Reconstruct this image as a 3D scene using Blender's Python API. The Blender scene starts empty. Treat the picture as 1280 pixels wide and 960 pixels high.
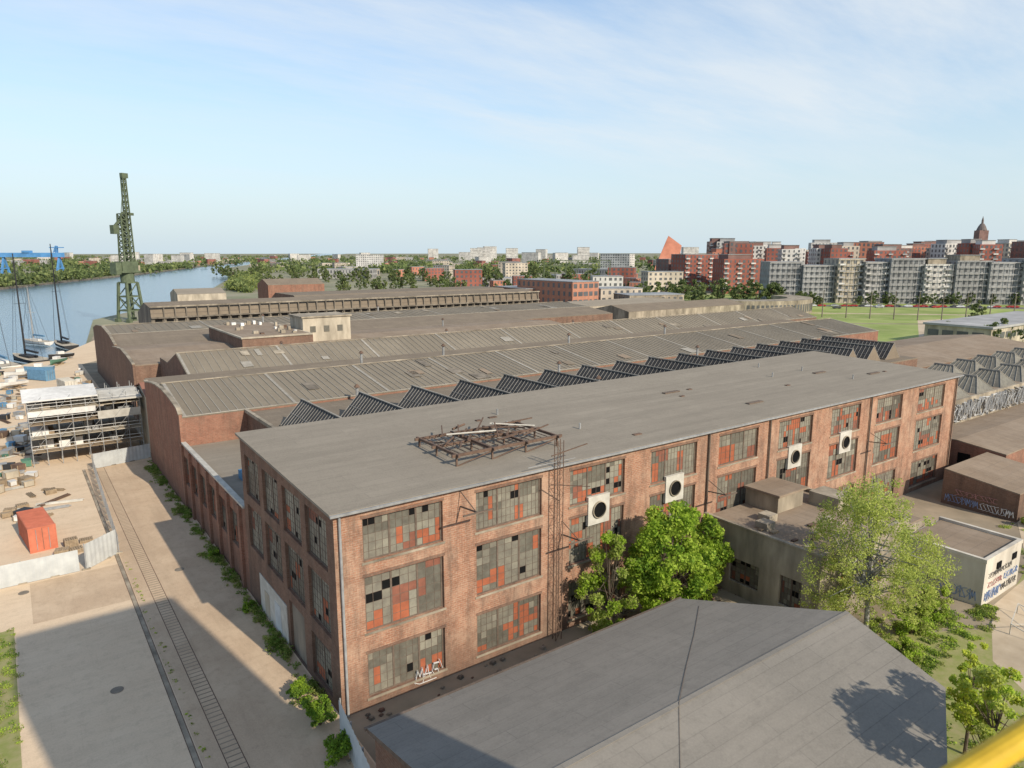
import bpy, math, random
import numpy as np
from mathutils import Vector, Matrix
random.seed(7)
SC=bpy.context.scene
COL=bpy.context.collection
FX,FY=0.582,0.813      # heading of the view axis on the ground
def loc(t,D): return (D*FX+t*D*FY, D*FY-t*D*FX)
YAW=math.radians(-35.6)

# ------------------------------------------------------------ materials
MATS={}
def _base(name,rough,spec):
    m=bpy.data.materials.new(name); m.use_nodes=True
    nt=m.node_tree; b=nt.nodes["Principled BSDF"]
    b.inputs["Roughness"].default_value=rough
    b.inputs["Specular IOR Level"].default_value=spec
    return m,nt,b
def _pos(nt,stretch=(1,1,1)):
    g=nt.nodes.new("ShaderNodeNewGeometry"); mp=nt.nodes.new("ShaderNodeMapping")
    mp.inputs["Scale"].default_value=stretch
    nt.links.new(g.outputs["Position"],mp.inputs["Vector"]); return mp.outputs[0]
def _noise(nt,vec,scale,detail=5,rough=.6):
    n=nt.nodes.new("ShaderNodeTexNoise"); n.inputs["Scale"].default_value=scale
    n.inputs["Detail"].default_value=detail; n.inputs["Roughness"].default_value=rough
    nt.links.new(vec,n.inputs["Vector"]); return n.outputs["Fac"]
def _ramp(nt,fac,a,b,c0=(0,0,0,1),c1=(1,1,1,1)):
    r=nt.nodes.new("ShaderNodeValToRGB"); r.color_ramp.elements[0].position=a; r.color_ramp.elements[1].position=b
    r.color_ramp.elements[0].color=c0; r.color_ramp.elements[1].color=c1
    nt.links.new(fac,r.inputs[0]); return r.outputs[0]
def _mix(nt,fac,a,b,mode='MIX'):
    m=nt.nodes.new("ShaderNodeMix"); m.data_type='RGBA'; m.blend_type=mode
    for i,v in ((0,fac),(6,a),(7,b)):
        if isinstance(v,(int,float)): m.inputs[i].default_value=v
        elif isinstance(v,tuple): m.inputs[i].default_value=v if len(v)==4 else v+(1,)
        else: nt.links.new(v,m.inputs[i])
    return m.outputs[2]
def _bump(nt,b,h,strength,dist=.05):
    bp=nt.nodes.new("ShaderNodeBump"); bp.inputs["Strength"].default_value=strength; bp.inputs["Distance"].default_value=dist
    nt.links.new(h,bp.inputs["Height"]); nt.links.new(bp.outputs[0],b.inputs["Normal"])
def M(name,c,c2=None,s=1.,rough=.9,spec=.2,big=.3,bigs=.08,stretch=(1,1,1),bump=0,metal=0):
    m,nt,b=_base(name,rough,spec)
    c2=c2 or tuple(x*.75 for x in c)
    v=_pos(nt,stretch)
    n=_noise(nt,v,s); col=_mix(nt,_ramp(nt,n,.35,.65),c,c2)
    n2=_noise(nt,v,bigs,4)
    col=_mix(nt,1.0,col,_ramp(nt,n2,.3,.7,(1-big,1-big,1-big,1),(1+big*.4,1+big*.4,1+big*.4,1)),'MULTIPLY')
    nt.links.new(col,b.inputs["Base Color"]); b.inputs["Metallic"].default_value=metal
    if bump: _bump(nt,b,n,bump)
    MATS[name]=m; return m
def G1(k): return (k,k,k,1)
def brick(name,c1,c2,mortar,soot=.5,pale=.4,sootcol=(.085,.062,.05),palecol=(.46,.315,.22),mid=(.20,.095,.06)):
    m,nt,b=_base(name,.92,.12)
    g=nt.nodes.new("ShaderNodeNewGeometry"); sp=nt.nodes.new("ShaderNodeSeparateXYZ"); nt.links.new(g.outputs["Position"],sp.inputs[0])
    ad=nt.nodes.new("ShaderNodeMath"); ad.operation='ADD'; nt.links.new(sp.outputs[0],ad.inputs[0]); nt.links.new(sp.outputs[1],ad.inputs[1])
    cb=nt.nodes.new("ShaderNodeCombineXYZ"); nt.links.new(ad.outputs[0],cb.inputs[0]); nt.links.new(sp.outputs[2],cb.inputs[1])
    bt=nt.nodes.new("ShaderNodeTexBrick"); nt.links.new(cb.outputs[0],bt.inputs["Vector"])
    bt.inputs["Scale"].default_value=1; bt.inputs["Brick Width"].default_value=.4; bt.inputs["Row Height"].default_value=.16
    bt.inputs["Mortar Size"].default_value=.022; bt.inputs["Bias"].default_value=0
    bt.inputs["Color1"].default_value=c1+(1,); bt.inputs["Color2"].default_value=c2+(1,); bt.inputs["Mortar"].default_value=mortar+(1,)
    v=_pos(nt); vs=_pos(nt,(1,1,.16)); vc=_pos(nt,(1,1,6))
    col=bt.outputs["Color"]
    col=_mix(nt,_ramp(nt,_noise(nt,vc,1.6,5,.8),.42,.6,G1(0),G1(.6)),col,mid)
    col=_mix(nt,_ramp(nt,_noise(nt,v,.3,7,.75),.45,.62,G1(0),G1(pale)),col,palecol)
    col=_mix(nt,_ramp(nt,_noise(nt,v,.9,9,.78),.48,.62,G1(0),G1(soot)),col,mid)
    col=_mix(nt,_ramp(nt,_noise(nt,vs,.8,9,.76),.46,.62,G1(0),G1(soot)),col,sootcol)
    col=_mix(nt,_ramp(nt,_noise(nt,vc,5,3,.8),.45,.7,G1(0),G1(.45)),col,palecol)
    md=nt.nodes.new("ShaderNodeMath"); md.operation='DIVIDE'; md.inputs[1].default_value=6; nt.links.new(sp.outputs[2],md.inputs[0])
    low=_ramp(nt,md.outputs[0],0,.6,G1(.6),G1(0)); col=_mix(nt,low,col,sootcol)
    nt.links.new(col,b.inputs["Base Color"]); _bump(nt,b,bt.outputs["Fac"],-.4,.02)
    MATS[name]=m; return m
def seamed(name,c,c2,w=8.,h=1.,line=(.05,.05,.05),rot=0.,rough=.9,mortar=.03,patch=.5,streak=(.15,1.5,1),spec=.1,vary=.86,dark=.55):
    m,nt,b=_base(name,rough,spec)
    v=_pos(nt); mp=nt.nodes.new("ShaderNodeMapping"); mp.inputs["Rotation"].default_value=(0,0,rot); nt.links.new(v,mp.inputs[0])
    bt=nt.nodes.new("ShaderNodeTexBrick"); nt.links.new(mp.outputs[0],bt.inputs["Vector"])
    bt.inputs["Scale"].default_value=1; bt.inputs["Brick Width"].default_value=w; bt.inputs["Row Height"].default_value=h
    bt.inputs["Mortar Size"].default_value=mortar
    bt.inputs["Color1"].default_value=c+(1,); bt.inputs["Color2"].default_value=tuple(x*vary for x in c)+(1,); bt.inputs["Mortar"].default_value=line+(1,)
    col=_mix(nt,_ramp(nt,_noise(nt,v,.18,7,.65),.42,.62,G1(0),G1(patch)),bt.outputs["Color"],c2)
    col=_mix(nt,_ramp(nt,_noise(nt,_pos(nt,streak),.5,6,.75),.47,.7,G1(0),G1(.5)),col,tuple(x*dark for x in c))
    col=_mix(nt,_ramp(nt,_noise(nt,v,1.3,7,.75),.5,.66,G1(0),G1(.45)),col,tuple(x*.68 for x in c))
    col=_mix(nt,_ramp(nt,_noise(nt,v,9,3),.3,.7,G1(0),G1(.25)),col,tuple(min(1,x*1.5) for x in c))
    nt.links.new(col,b.inputs["Base Color"]); MATS[name]=m; return m
def foliage(name,c,trans=.5):
    m=bpy.data.materials.new(name); m.use_nodes=True; nt=m.node_tree; nt.nodes.clear()
    o=nt.nodes.new("ShaderNodeOutputMaterial"); d=nt.nodes.new("ShaderNodeBsdfDiffuse"); t=nt.nodes.new("ShaderNodeBsdfTranslucent"); x=nt.nodes.new("ShaderNodeMixShader")
    v=_pos(nt); col=_mix(nt,_ramp(nt,_noise(nt,v,1.2,3),.3,.7),c,tuple(k*.7 for k in c))
    nt.links.new(col,d.inputs[0]); nt.links.new(col,t.inputs[0]); x.inputs[0].default_value=trans
    nt.links.new(d.outputs[0],x.inputs[1]); nt.links.new(t.outputs[0],x.inputs[2]); nt.links.new(x.outputs[0],o.inputs[0])
    MATS[name]=m; return m

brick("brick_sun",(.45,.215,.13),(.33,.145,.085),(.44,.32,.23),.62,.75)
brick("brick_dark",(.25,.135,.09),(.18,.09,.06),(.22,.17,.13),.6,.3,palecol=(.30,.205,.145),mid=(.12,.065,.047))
brick("brick_red",(.33,.135,.085),(.25,.095,.06),(.28,.19,.14),.5,.35,palecol=(.36,.23,.16),mid=(.16,.075,.052))
brick("brick_bright",(.50,.20,.12),(.42,.16,.1),(.4,.25,.18),.25,.3,palecol=(.5,.3,.2),mid=(.35,.14,.09))
seamed("roof_tar",(.27,.235,.186),(.215,.186,.147),9,1.0,(.2,.175,.142),0,.95,.025,.6)
seamed("roof_fore",(.21,.192,.165),(.255,.23,.195),7,1.0,(.145,.133,.115),0,.9,.025,.5,vary=.92,dark=.68)
seamed("roof_old",(.225,.182,.134),(.16,.13,.1),6,1.1,(.14,.115,.09),0,.95,.03,.7,(1.5,.2,1))
seamed("roof_brown",(.255,.195,.14),(.31,.25,.19),6,1.2,(.175,.14,.11),0,.95,.03,.6,(1.5,.2,1))
seamed("concrete_slab",(.60,.46,.315),(.66,.52,.365),3.1,3.1,(.55,.42,.285),.02,.95,.02,.6,vary=.98,dark=.75)
seamed("street_dirt",(.48,.355,.24),(.57,.44,.305),4.5,7,(.43,.315,.21),0,.95,.03,.75,(1.2,.15,1),dark=.68)
seamed("ribbed_glass",(.235,.2,.15),(.17,.145,.112),9.1,40,(.15,.13,.105),0,.9,.06,.6,(1.5,.2,1),vary=.78)
M("rib",(.37,.335,.28),(.27,.25,.21),2)
M("saw_glass",(.07,.063,.056),(.045,.041,.037),1.5,.6,.22)
M("saw_bar",(.36,.345,.315),(.26,.25,.23),2)
M("glass_grey",(.23,.212,.165),(.165,.15,.12),2,.55,.25)
M("glass_pale",(.285,.265,.205),(.215,.2,.16),2,.55,.25)
M("glass_dim",(.155,.145,.115),(.11,.1,.08),2,.45,.3)
M("pane_rust",(.38,.12,.06),(.29,.095,.05),2,.8)
M("pane_rust_dark",(.26,.105,.068),(.19,.08,.055),2,.8)
M("pane_hole",(.012,.012,.012),None,1,.9,.05)
M("frame_iron",(.17,.13,.1),(.12,.09,.07),3)
M("rust",(.17,.11,.078),(.11,.073,.055),3,.85)
M("metal_grey",(.33,.33,.32),(.23,.23,.225),2,.6,.4)
M("panel_white",(.58,.55,.48),(.45,.42,.36),1.2)
M("white",(.74,.72,.67),(.6,.58,.54),1.5)
M("black",(.03,.03,.032),None,2,.6,.3)
M("concrete",(.40,.34,.255),(.26,.22,.165),.8,stretch=(1,1,.3),big=.55,bigs=.3)
M("concrete_dark",(.26,.22,.17),(.16,.138,.11),.8,stretch=(1,1,.3),big=.5,bigs=.3)
M("concrete_pale",(.52,.455,.35),(.39,.335,.255),.8,stretch=(1,1,.3),big=.4,bigs=.3)
M("plaster_pale",(.62,.57,.48),(.5,.45,.37),.8,stretch=(1,1,.3),big=.3,bigs=.3)
M("fence_blue",(.54,.555,.54),(.44,.455,.45),1)
M("container_red",(.60,.19,.11),(.5,.155,.09),1.5,.7,.2)
M("wood",(.38,.29,.19),(.27,.2,.13),3)
M("crane_green",(.13,.16,.095),(.09,.11,.068),.8,.8)
M("crane_blue",(.11,.3,.58),(.1,.26,.5),.1,.6)
M("yellow",(.76,.49,.04),(.62,.39,.03),30,.5,.3,big=.1)
M("grass",(.24,.265,.075),(.35,.31,.15),1.2,bigs=.05)
M("grass_bright",(.25,.32,.08),(.33,.36,.13),.08,bigs=.02)
M("land",(.22,.225,.13),(.30,.27,.19),.05,bigs=.008,big=.4)
M("yard",(.36,.29,.205),(.265,.22,.155),.3,bigs=.05,big=.4)
M("path",(.58,.47,.335),(.49,.385,.265),.6)
M("asphalt",(.2,.19,.17),(.15,.14,.13),.6)
M("apt_red",(.34,.125,.09),(.28,.105,.08),.2)  # distant block colours paled a little, haze put into the base colour
M("apt_orange",(.48,.2,.13),(.4,.18,.125),.2)
M("apt_brown",(.25,.15,.125),(.2,.125,.11),.2)
M("apt_grey",(.40,.39,.375),(.33,.32,.305),.15)
M("apt_white",(.64,.62,.57),(.55,.52,.48),.1)
M("apt_cream",(.54,.465,.37),(.46,.4,.32),.1)
M("net_grey",(.33,.33,.325),(.27,.27,.265),.3)
M("far_window",(.13,.132,.135),(.095,.097,.1),.3,.3,.5)
M("museum_red",(.64,.27,.18),(.58,.23,.15),.05)
M("bark",(.14,.11,.08),(.09,.07,.05),4)
M("birch_bark",(.5,.48,.43),(.15,.14,.13),4)
M("roof_tile",(.32,.15,.1),(.25,.12,.085),.4)
M("dome_dark",(.2,.165,.15),None,.4)
M("graf_white",(.74,.73,.70),None,3); M("graf_blue",(.25,.34,.55),None,3); M("graf_red",(.52,.27,.25),None,3); M("graf_black",(.17,.16,.15),None,3)
M("tarp_blue",(.14,.28,.42),None,2); M("tarp_green",(.11,.23,.16),None,2)
M("tyre",(.02,.02,.02)); M("car_white",(.7,.7,.7),None,1,.3,.5,.05); M("car_dark",(.05,.055,.065),None,1,.3,.5,.05); M("car_red",(.4,.03,.03),None,1,.3,.5,.05); M("car_silver",(.4,.41,.42),None,1,.3,.5,.05)
foliage("leaf_mid",(.36,.52,.06),.5); foliage("leaf_light",(.50,.64,.10),.5); foliage("leaf_dark",(.22,.36,.05),.48)
foliage("birch_leaf",(.58,.64,.17),.5); foliage("birch_leaf2",(.44,.52,.13),.5)
foliage("bush_yellow",(.64,.70,.10),.5)
foliage("far_leaf",(.175,.225,.085),.3); foliage("far_leaf2",(.27,.31,.12),.3); foliage("far_leaf3",(.125,.165,.075),.3)
foliage("weed",(.20,.31,.06)); foliage("weed2",(.36,.40,.12))
def water_mat():
    m,nt,b=_base("river_water",.18,.5)
    b.inputs["Base Color"].default_value=(.10,.16,.21,1)
    v=_pos(nt,(1,.5,1)); n=_noise(nt,v,.25,6,.7); _bump(nt,b,n,.5,.6); MATS["water"]=m
water_mat()

# ------------------------------------------------------------ mesh builder
class B:
    def __init__(s): s.v=[];s.f=[];s.m=[];s.names=[]
    def mi(s,mat):
        if mat not in s.names: s.names.append(mat)
        return s.names.index(mat)
    def poly(s,pts,mat):
        i=len(s.v); s.v+= [tuple(p) for p in pts]; s.f.append(tuple(range(i,i+len(pts)))); s.m.append(s.mi(mat))
    def hexa(s,c,mat):
        i=len(s.v); s.v+=[tuple(p) for p in c]; k=s.mi(mat)
        for q in ((0,3,2,1),(4,5,6,7),(0,1,5,4),(1,2,6,5),(2,3,7,6),(3,0,4,7)):
            s.f.append(tuple(i+j for j in q)); s.m.append(k)
    def box(s,x0,x1,y0,y1,z0,z1,mat):
        s.hexa([(x0,y0,z0),(x1,y0,z0),(x1,y1,z0),(x0,y1,z0),(x0,y0,z1),(x1,y0,z1),(x1,y1,z1),(x0,y1,z1)],mat)
    def beam(s,p,q,w,mat,h=None):
        p=Vector(p);q=Vector(q);d=(q-p)
        if d.length<1e-6:return
        d.normalize(); up=Vector((0,0,1)) if abs(d.z)<.95 else Vector((1,0,0))
        a=d.cross(up).normalized()*(w/2); b=a.cross(d).normalized()*((h or w)/2)
        s.hexa([p-a-b,p+a-b,p+a+b,p-a+b,q-a-b,q+a-b,q+a+b,q-a+b],mat)
    def cyl(s,p,q,r0,r1,mat,n=8,cap=True):
        p=Vector(p);q=Vector(q);d=(q-p).normalized(); up=Vector((0,0,1)) if abs(d.z)<.95 else Vector((1,0,0))
        a=d.cross(up).normalized(); b=a.cross(d).normalized(); i=len(s.v); k=s.mi(mat)
        for j in range(n):
            t=2*math.pi*j/n; o=a*math.cos(t)+b*math.sin(t); s.v.append(tuple(p+o*r0)); s.v.append(tuple(q+o*r1))
        for j in range(n):
            j2=(j+1)%n; s.f.append((i+2*j,i+2*j2,i+2*j2+1,i+2*j+1)); s.m.append(k)
        if cap:
            s.f.append(tuple(i+2*j for j in range(n)));s.m.append(k); s.f.append(tuple(i+2*j+1 for j in reversed(range(n))));s.m.append(k)
    def ext(s,prof,x0,x1,mat,axis='x'):
        i=len(s.v);n=len(prof);k=s.mi(mat)
        for x in (x0,x1):
            for a,z in prof: s.v.append((x,a,z) if axis=='x' else (a,x,z))
        for j in range(n):
            j2=(j+1)%n; s.f.append((i+j,i+j2,i+n+j2,i+n+j)); s.m.append(k)
        s.f.append(tuple(i+j for j in range(n)));s.m.append(k); s.f.append(tuple(i+n+j for j in reversed(range(n))));s.m.append(k)
    def obj(s,name,parent=None,smooth=False,**props):
        me=bpy.data.meshes.new(name); me.from_pydata(s.v,[],s.f)
        for n in s.names: me.materials.append(MATS[n])
        me.polygons.foreach_set("material_index",s.m)
        if smooth: me.polygons.foreach_set("use_smooth",[True]*len(s.f))
        me.update()
        o=bpy.data.objects.new(name,me); COL.objects.link(o)
        if parent is not None: attach(o,parent)
        for k,v in props.items(): o[k]=v
        return o
def attach(o,parent):
    o.parent=parent
    if parent.get("world_space"): o.matrix_parent_inverse=Matrix.Translation(-Vector(parent.location))
def root(name,at,label,category,group=None,rot=0,world=True):
    e=bpy.data.objects.new(name,None); e.location=at; e.rotation_euler=(0,0,rot); e.empty_display_size=.5; COL.objects.link(e)
    e["label"]=label; e["category"]=category
    if group: e["group"]=group
    if world: e["world_space"]=1
    return e
def clone(r,at,rot=0,scale=1.,label=None):
    def cp(o,par):
        c=o.copy(); COL.objects.link(c)
        if par is not None: c.parent=par
        for ch in o.children: cp(ch,c)
        return c
    c=cp(r,None); c.location=at; c.rotation_euler=(0,0,rot)
    c.scale=(scale,)*3 if isinstance(scale,(int,float)) else scale
    if label: c["label"]=label
    return c
def sheet(name,pts,z,mat,skirt=0):
    b=B(); b.poly([(x,y,z) for x,y in pts],mat)
    if skirt:
        for i in range(len(pts)):
            p,q=pts[i],pts[(i+1)%len(pts)]
            b.poly([(p[0],p[1],z),(p[0],p[1],z-skirt),(q[0],q[1],z-skirt),(q[0],q[1],z)],"concrete_dark")
    return b.obj(name,kind="structure")

# ------------------------------------------------------------ foliage
def leaves(name,clumps,n,size,mats,parent=None,seed=0,flat=.8,**props):
    rs=np.random.RandomState(seed); cl=np.array([c[:3] for c in clumps],float); rr=np.array([c[3] for c in clumps],float)
    w=rr**2; idx=rs.choice(len(clumps),n,p=w/w.sum())
    d=rs.normal(size=(n,3)); d/=np.linalg.norm(d,axis=1)[:,None]; d[:,2]*=flat
    pos=cl[idx]+d*(rr[idx]*rs.rand(n)**.5)[:,None]
    a=rs.normal(size=(n,3)); a/=np.linalg.norm(a,axis=1)[:,None]; b=np.cross(a,rs.normal(size=(n,3))); b/=np.linalg.norm(b,axis=1)[:,None]
    sz=(size*(.6+.8*rs.rand(n)))[:,None]; a=a*sz*.5; b=b*sz*.35
    V=np.empty((n*4,3)); V[0::4]=pos-a; V[1::4]=pos+b; V[2::4]=pos+a; V[3::4]=pos-b
    me=bpy.data.meshes.new(name); me.vertices.add(n*4); me.vertices.foreach_set("co",V.ravel())
    me.loops.add(n*4); me.loops.foreach_set("vertex_index",np.arange(n*4)); me.polygons.add(n); me.polygons.foreach_set("loop_start",np.arange(n)*4)
    for m in mats: me.materials.append(MATS[m])
    cm=rs.randint(0,len(mats),len(clumps)); k=cm[idx]; r=rs.rand(n)<.3; k[r]=rs.randint(0,len(mats),r.sum())
    me.polygons.foreach_set("material_index",k); me.update(calc_edges=True)
    o=bpy.data.objects.new(name,me); COL.objects.link(o)
    if parent is not None: attach(o,parent)
    for kk,v in props.items(): o[kk]=v
    return o
def tree(name,at,h,r,label,mats,n,size,seed,bark="bark",droop=False,group=None,nclump=38,base=.25,category="tree",cmin=.12,cmax=.28):
    rnd=random.Random(seed); e=root(name,at,label,category,group,world=False)
    b=B(); tr=max(.08,h*.016); lean=(rnd.uniform(-.05,.05)*h,rnd.uniform(-.05,.05)*h)
    top=(lean[0],lean[1],h*.8); mid=(lean[0]*.4,lean[1]*.4,h*.4)
    b.cyl((0,0,-.1),mid,tr,tr*.7,bark); b.cyl(mid,top,tr*.7,tr*.2,bark)
    cl=[]
    for i in range(nclump):
        for _ in range(20):
            x,y,z=[rnd.uniform(-1,1) for _ in range(3)]
            q=x*x+y*y+z*z
            if .2<q<1: break
        zz=h*(base+(1-base)*.5)+z*h*(1-base)*.5
        wd=1.-.35*max(0,z)
        cr=r*rnd.uniform(cmin,cmax)
        p=(x*r*wd*.9+lean[0]*.6,y*r*wd*.9+lean[1]*.6,min(zz,h-cr*.6)); cl.append(p+(cr,))
        if droop:
            for k in range(3): cl.append((p[0]*(1+.05*k)+rnd.uniform(-.2,.2),p[1]*(1+.05*k),max(.8,p[2]-cr*(k+.6)),cr*(.6-.1*k)))
        if i%2==0:
            s=rnd.uniform(.25,.75); o=(lean[0]*s,lean[1]*s,h*s*.8); b.cyl(o,(p[0],p[1],max(p[2]-cr*.2,o[2]*.9)),tr*.35,tr*.08,bark,5)
    b.obj("trunk",e); leaves("crown",cl,n,size,mats,e,seed,.85)
    return e

# ------------------------------------------------------------ generic wall with openings
def wallgrid(b,mp,a0,a1,z0,z1,ops,mat,depth=.35):
    A=sorted({a0,a1,*[o[0] for o in ops],*[o[1] for o in ops]}); Z=sorted({z0,z1,*[o[2] for o in ops],*[o[3] for o in ops]})
    for i in range(len(A)-1):
        for j in range(len(Z)-1):
            ca=(A[i]+A[i+1])/2; cz=(Z[j]+Z[j+1])/2
            if any(o[0]<ca<o[1] and o[2]<cz<o[3] for o in ops): continue
            b.poly([mp(A[i],Z[j],0),mp(A[i+1],Z[j],0),mp(A[i+1],Z[j+1],0),mp(A[i],Z[j+1],0)],mat)
    for o in ops:
        x0,x1,y0,y1=o[:4]; c=[(x0,y0),(x1,y0),(x1,y1),(x0,y1)]
        for k in range(4):
            p,q=c[k],c[(k+1)%4]; b.poly([mp(*p,0),mp(*q,0),mp(*q,depth),mp(*p,depth)],mat)
def mbox(b,mp,a0,a1,z0,z1,d0,d1,mat):
    b.hexa([mp(a0,z0,d0),mp(a1,z0,d0),mp(a1,z0,d1),mp(a0,z0,d1),mp(a0,z1,d0),mp(a1,z1,d0),mp(a1,z1,d1),mp(a0,z1,d1)],mat)
def window(parent,mp,a0,a1,z0,z1,cols,rows,seed,groups=3,rust=.14,hole=.03,d=.25):
    rnd=random.Random(seed); f=B()
    mbox(f,mp,a0+.003,a1-.003,z0+.003,z0+.1,d-.05,d+.05,"frame_iron"); mbox(f,mp,a0+.003,a1-.003,z1-.1,z1-.003,d-.05,d+.05,"frame_iron")
    for i in range(cols+1):
        x=a0+(a1-a0)*i/cols; g=(i*groups%cols==0) or i in(0,cols); w=.07 if g else .013
        x=min(max(x,a0+w+.004),a1-w-.004); mbox(f,mp,x-w,x+w,z0+.1,z1-.1,d-.04 if g else d-.02,d+.04,"frame_iron")
    for j in range(1,rows):
        z=z0+(z1-z0)*j/rows; mbox(f,mp,a0+.1,a1-.1,z-.012,z+.012,d-.015,d+.015,"frame_iron")
    o=f.obj("window",parent)
    g=B(); gmat={}; grid={}
    for i in range(cols):
        for j in range(rows):
            gi=(i*groups//cols,j*2//rows)
            if gi not in gmat: gmat[gi]=rnd.choice(["glass_grey"]*5+["glass_pale"]*2+["glass_dim"]*3)
            m=gmat[gi]
            if rnd.random()<.13: m=rnd.choice(["glass_grey","glass_pale","glass_dim"])
            grid[i,j]=m
    area=cols*rows; done=0
    while done<area*rust:
        w=rnd.choice([1,2,2,4]); h=rnd.choice([1,2,2,3]); i0=rnd.randrange(0,cols); j0=rnd.randrange(rows) if rnd.random()<.5 else 0
        mm=rnd.choice(["pane_rust","pane_rust","pane_rust_dark"])
        for i in range(i0,min(cols,i0+w)):
            for j in range(j0,min(rows,j0+h)):
                if rnd.random()<.88: grid[i,j]=mm
                done+=1
    for k in range(int(area*hole+rnd.random())):
        i0,j0=rnd.randrange(cols),rnd.randrange(rows)
        for i in range(i0,min(cols,i0+rnd.choice([1,1,2]))): grid[i,j0]="pane_hole"
    for (i,j),m in grid.items():
        xa=a0+(a1-a0)*i/cols; xb=a0+(a1-a0)*(i+1)/cols; za=z0+(z1-z0)*j/rows; zb=z0+(z1-z0)*(j+1)/rows
        t=rnd.uniform(-.008,.008)
        g.poly([mp(xa,za,d+t),mp(xb,za,d),mp(xb,zb,d-t),mp(xa,zb,d)],m)
    g.obj("glazing",o)
    return o
def tag(b,mp,a0,z0,w,h,mat,seed,n=5,th=.09,d=-.02):
    rnd=random.Random(seed)
    for i in range(n):
        r0=h*.5; cx=a0+w*(i+.5)/n; cw=w/n*.62
        kind=rnd.randrange(4)
        if kind==0: pts=[(cx-cw,z0),(cx-cw*.5,z0+h),(cx,z0+h*.3),(cx+cw*.5,z0+h),(cx+cw*.7,z0)]
        elif kind==1:
            ph=rnd.uniform(0,6); pts=[(cx+cw*.9*math.cos(ph+.8*k),z0+r0+r0*math.sin(ph+.8*k)) for k in range(7)]
        elif kind==2: pts=[(cx-cw,z0+h),(cx+cw*.8,z0+h*.9),(cx-cw*.6,z0+h*.1),(cx+cw,z0)]
        else: pts=[(cx-cw*.6,z0),(cx-cw*.5,z0+h),(cx+cw*.6,z0+h*.8),(cx-cw*.4,z0+h*.5),(cx+cw,z0)]
        pts=[(x+rnd.uniform(-.1,.1)*cw,z+rnd.uniform(-.1,.1)*h) for x,z in pts]
        for p,q in zip(pts,pts[1:]): b.beam(mp(p[0],p[1],d-.002*i),mp(q[0],q[1],d-.002*i),th,mat,.03)

# ============================================================ MAIN BRICK HALL
HX0,HX1,HY0,HY1,HZ,HZB=15.,101.,40.,61.,14.0,14.7
hall=root("brick_hall",(15,40,0),"long three-storey weathered red brick factory hall with grey tar roof","factory hall")
front=lambda a,z,d:(a,HY0+d,z)
west=lambda a,z,d:(HX0+d,a,z)
starts=[16.9,25.5,34.2,43.2,52.2,61.5,71.0,80.5,90.4]; WW=5.9
rowsz=[(10.35,13.3),(5.4,9.3),(.7,3.9)]
ops=[(s,s+(WW if s<90 else 7),z0,z1) for s in starts for z0,z1 in rowsz]
wops=[(c,c+3.9,z0,z1) for c in (41.3,46.2,51.1,56.) for z0,z1 in ((9.7,13.2),(5.,8.8))]+[(41.6,45.2,.6,3.9),(46.6,49.9,0.02,4.2)]
b=B()
wallgrid(b,front,HX0,HX1,0,HZ,ops,"brick_sun"); wallgrid(b,west,HY0,HY1,0,HZ,wops,"brick_dark")  # front in sunlit brick tone, west in darker copy: shade put into the colour
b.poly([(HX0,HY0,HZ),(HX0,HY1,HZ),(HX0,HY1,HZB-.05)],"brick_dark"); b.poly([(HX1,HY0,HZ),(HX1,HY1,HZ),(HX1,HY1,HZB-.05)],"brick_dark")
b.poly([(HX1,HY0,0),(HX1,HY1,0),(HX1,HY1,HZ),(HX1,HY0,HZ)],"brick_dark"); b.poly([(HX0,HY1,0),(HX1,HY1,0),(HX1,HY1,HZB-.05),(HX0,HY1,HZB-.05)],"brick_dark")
b.obj("wall",hall)
for s in starts:
    for z0,z1 in rowsz:
        b=B(); e=s+(WW if s<90 else 7); mbox(b,front,s-.12,e+.12,z0-.16,z0-.003,-.05,.2,"concrete"); b.obj("sill",hall)
        b=B(); mbox(b,front,s-.1,e+.1,z1+.003,z1+.22,-.025,.1,"brick_dark"); b.obj("lintel",hall)
sd=0; vr=random.Random(55)
for s in starts:
    for ri,(z0,z1) in enumerate(rowsz):
        sd+=1; window(hall,front,s,s+(WW if s<90 else 7),z0,z1,vr.choice([12,12,9,15]),(5,6,5)[ri]+vr.choice([0,0,1]),sd,3,rust=vr.choice([.45,.3,.38,.2,.12]),hole=vr.choice([.01,.03,.05]))
for i,o in enumerate(wops[:-1]): window(hall,west,o[0],o[1],o[2],o[3],8,7,100+i,2,.06,.04)
b=B(); mbox(b,west,46.6,49.9,.02,4.2,.2,.3,"concrete_dark"); b.obj("door",hall)
b=B(); mbox(b,west,50.5,57.5,.05,3.4,-.06,-.003,"panel_white"); mbox(b,west,52.,53.5,.3,2.6,-.09,-.063,"fence_blue"); mbox(b,west,55.,56.2,.2,2.4,-.09,-.063,"concrete_pale"); b.obj("whitewashed_panel",hall)
b=B(); o=.35
r0=[(HX0-o,HY0-o,HZ+.0),(HX1+o,HY0-o,HZ),(HX1+o,HY1,HZB),(HX0-o,HY1,HZB)]
b.hexa(r0+[(p[0],p[1],p[2]+.18) for p in r0],"roof_tar"); b.obj("roof",hall)
b=B(); b.box(HX0-o,HX1+o,HY0-o-.16,HY0-o-.003,HZ-.02,HZ+.14,"metal_grey"); b.obj("gutter",hall)
for x in (15.35,50.6,78.9,59.8,100.3):
    b=B(); b.cyl((x,HY0-.16,.1),(x,HY0-.16,HZ-.02),.09,.09,"metal_grey" if x<20 else "frame_iron"); b.obj("drainpipe",hall)
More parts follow.
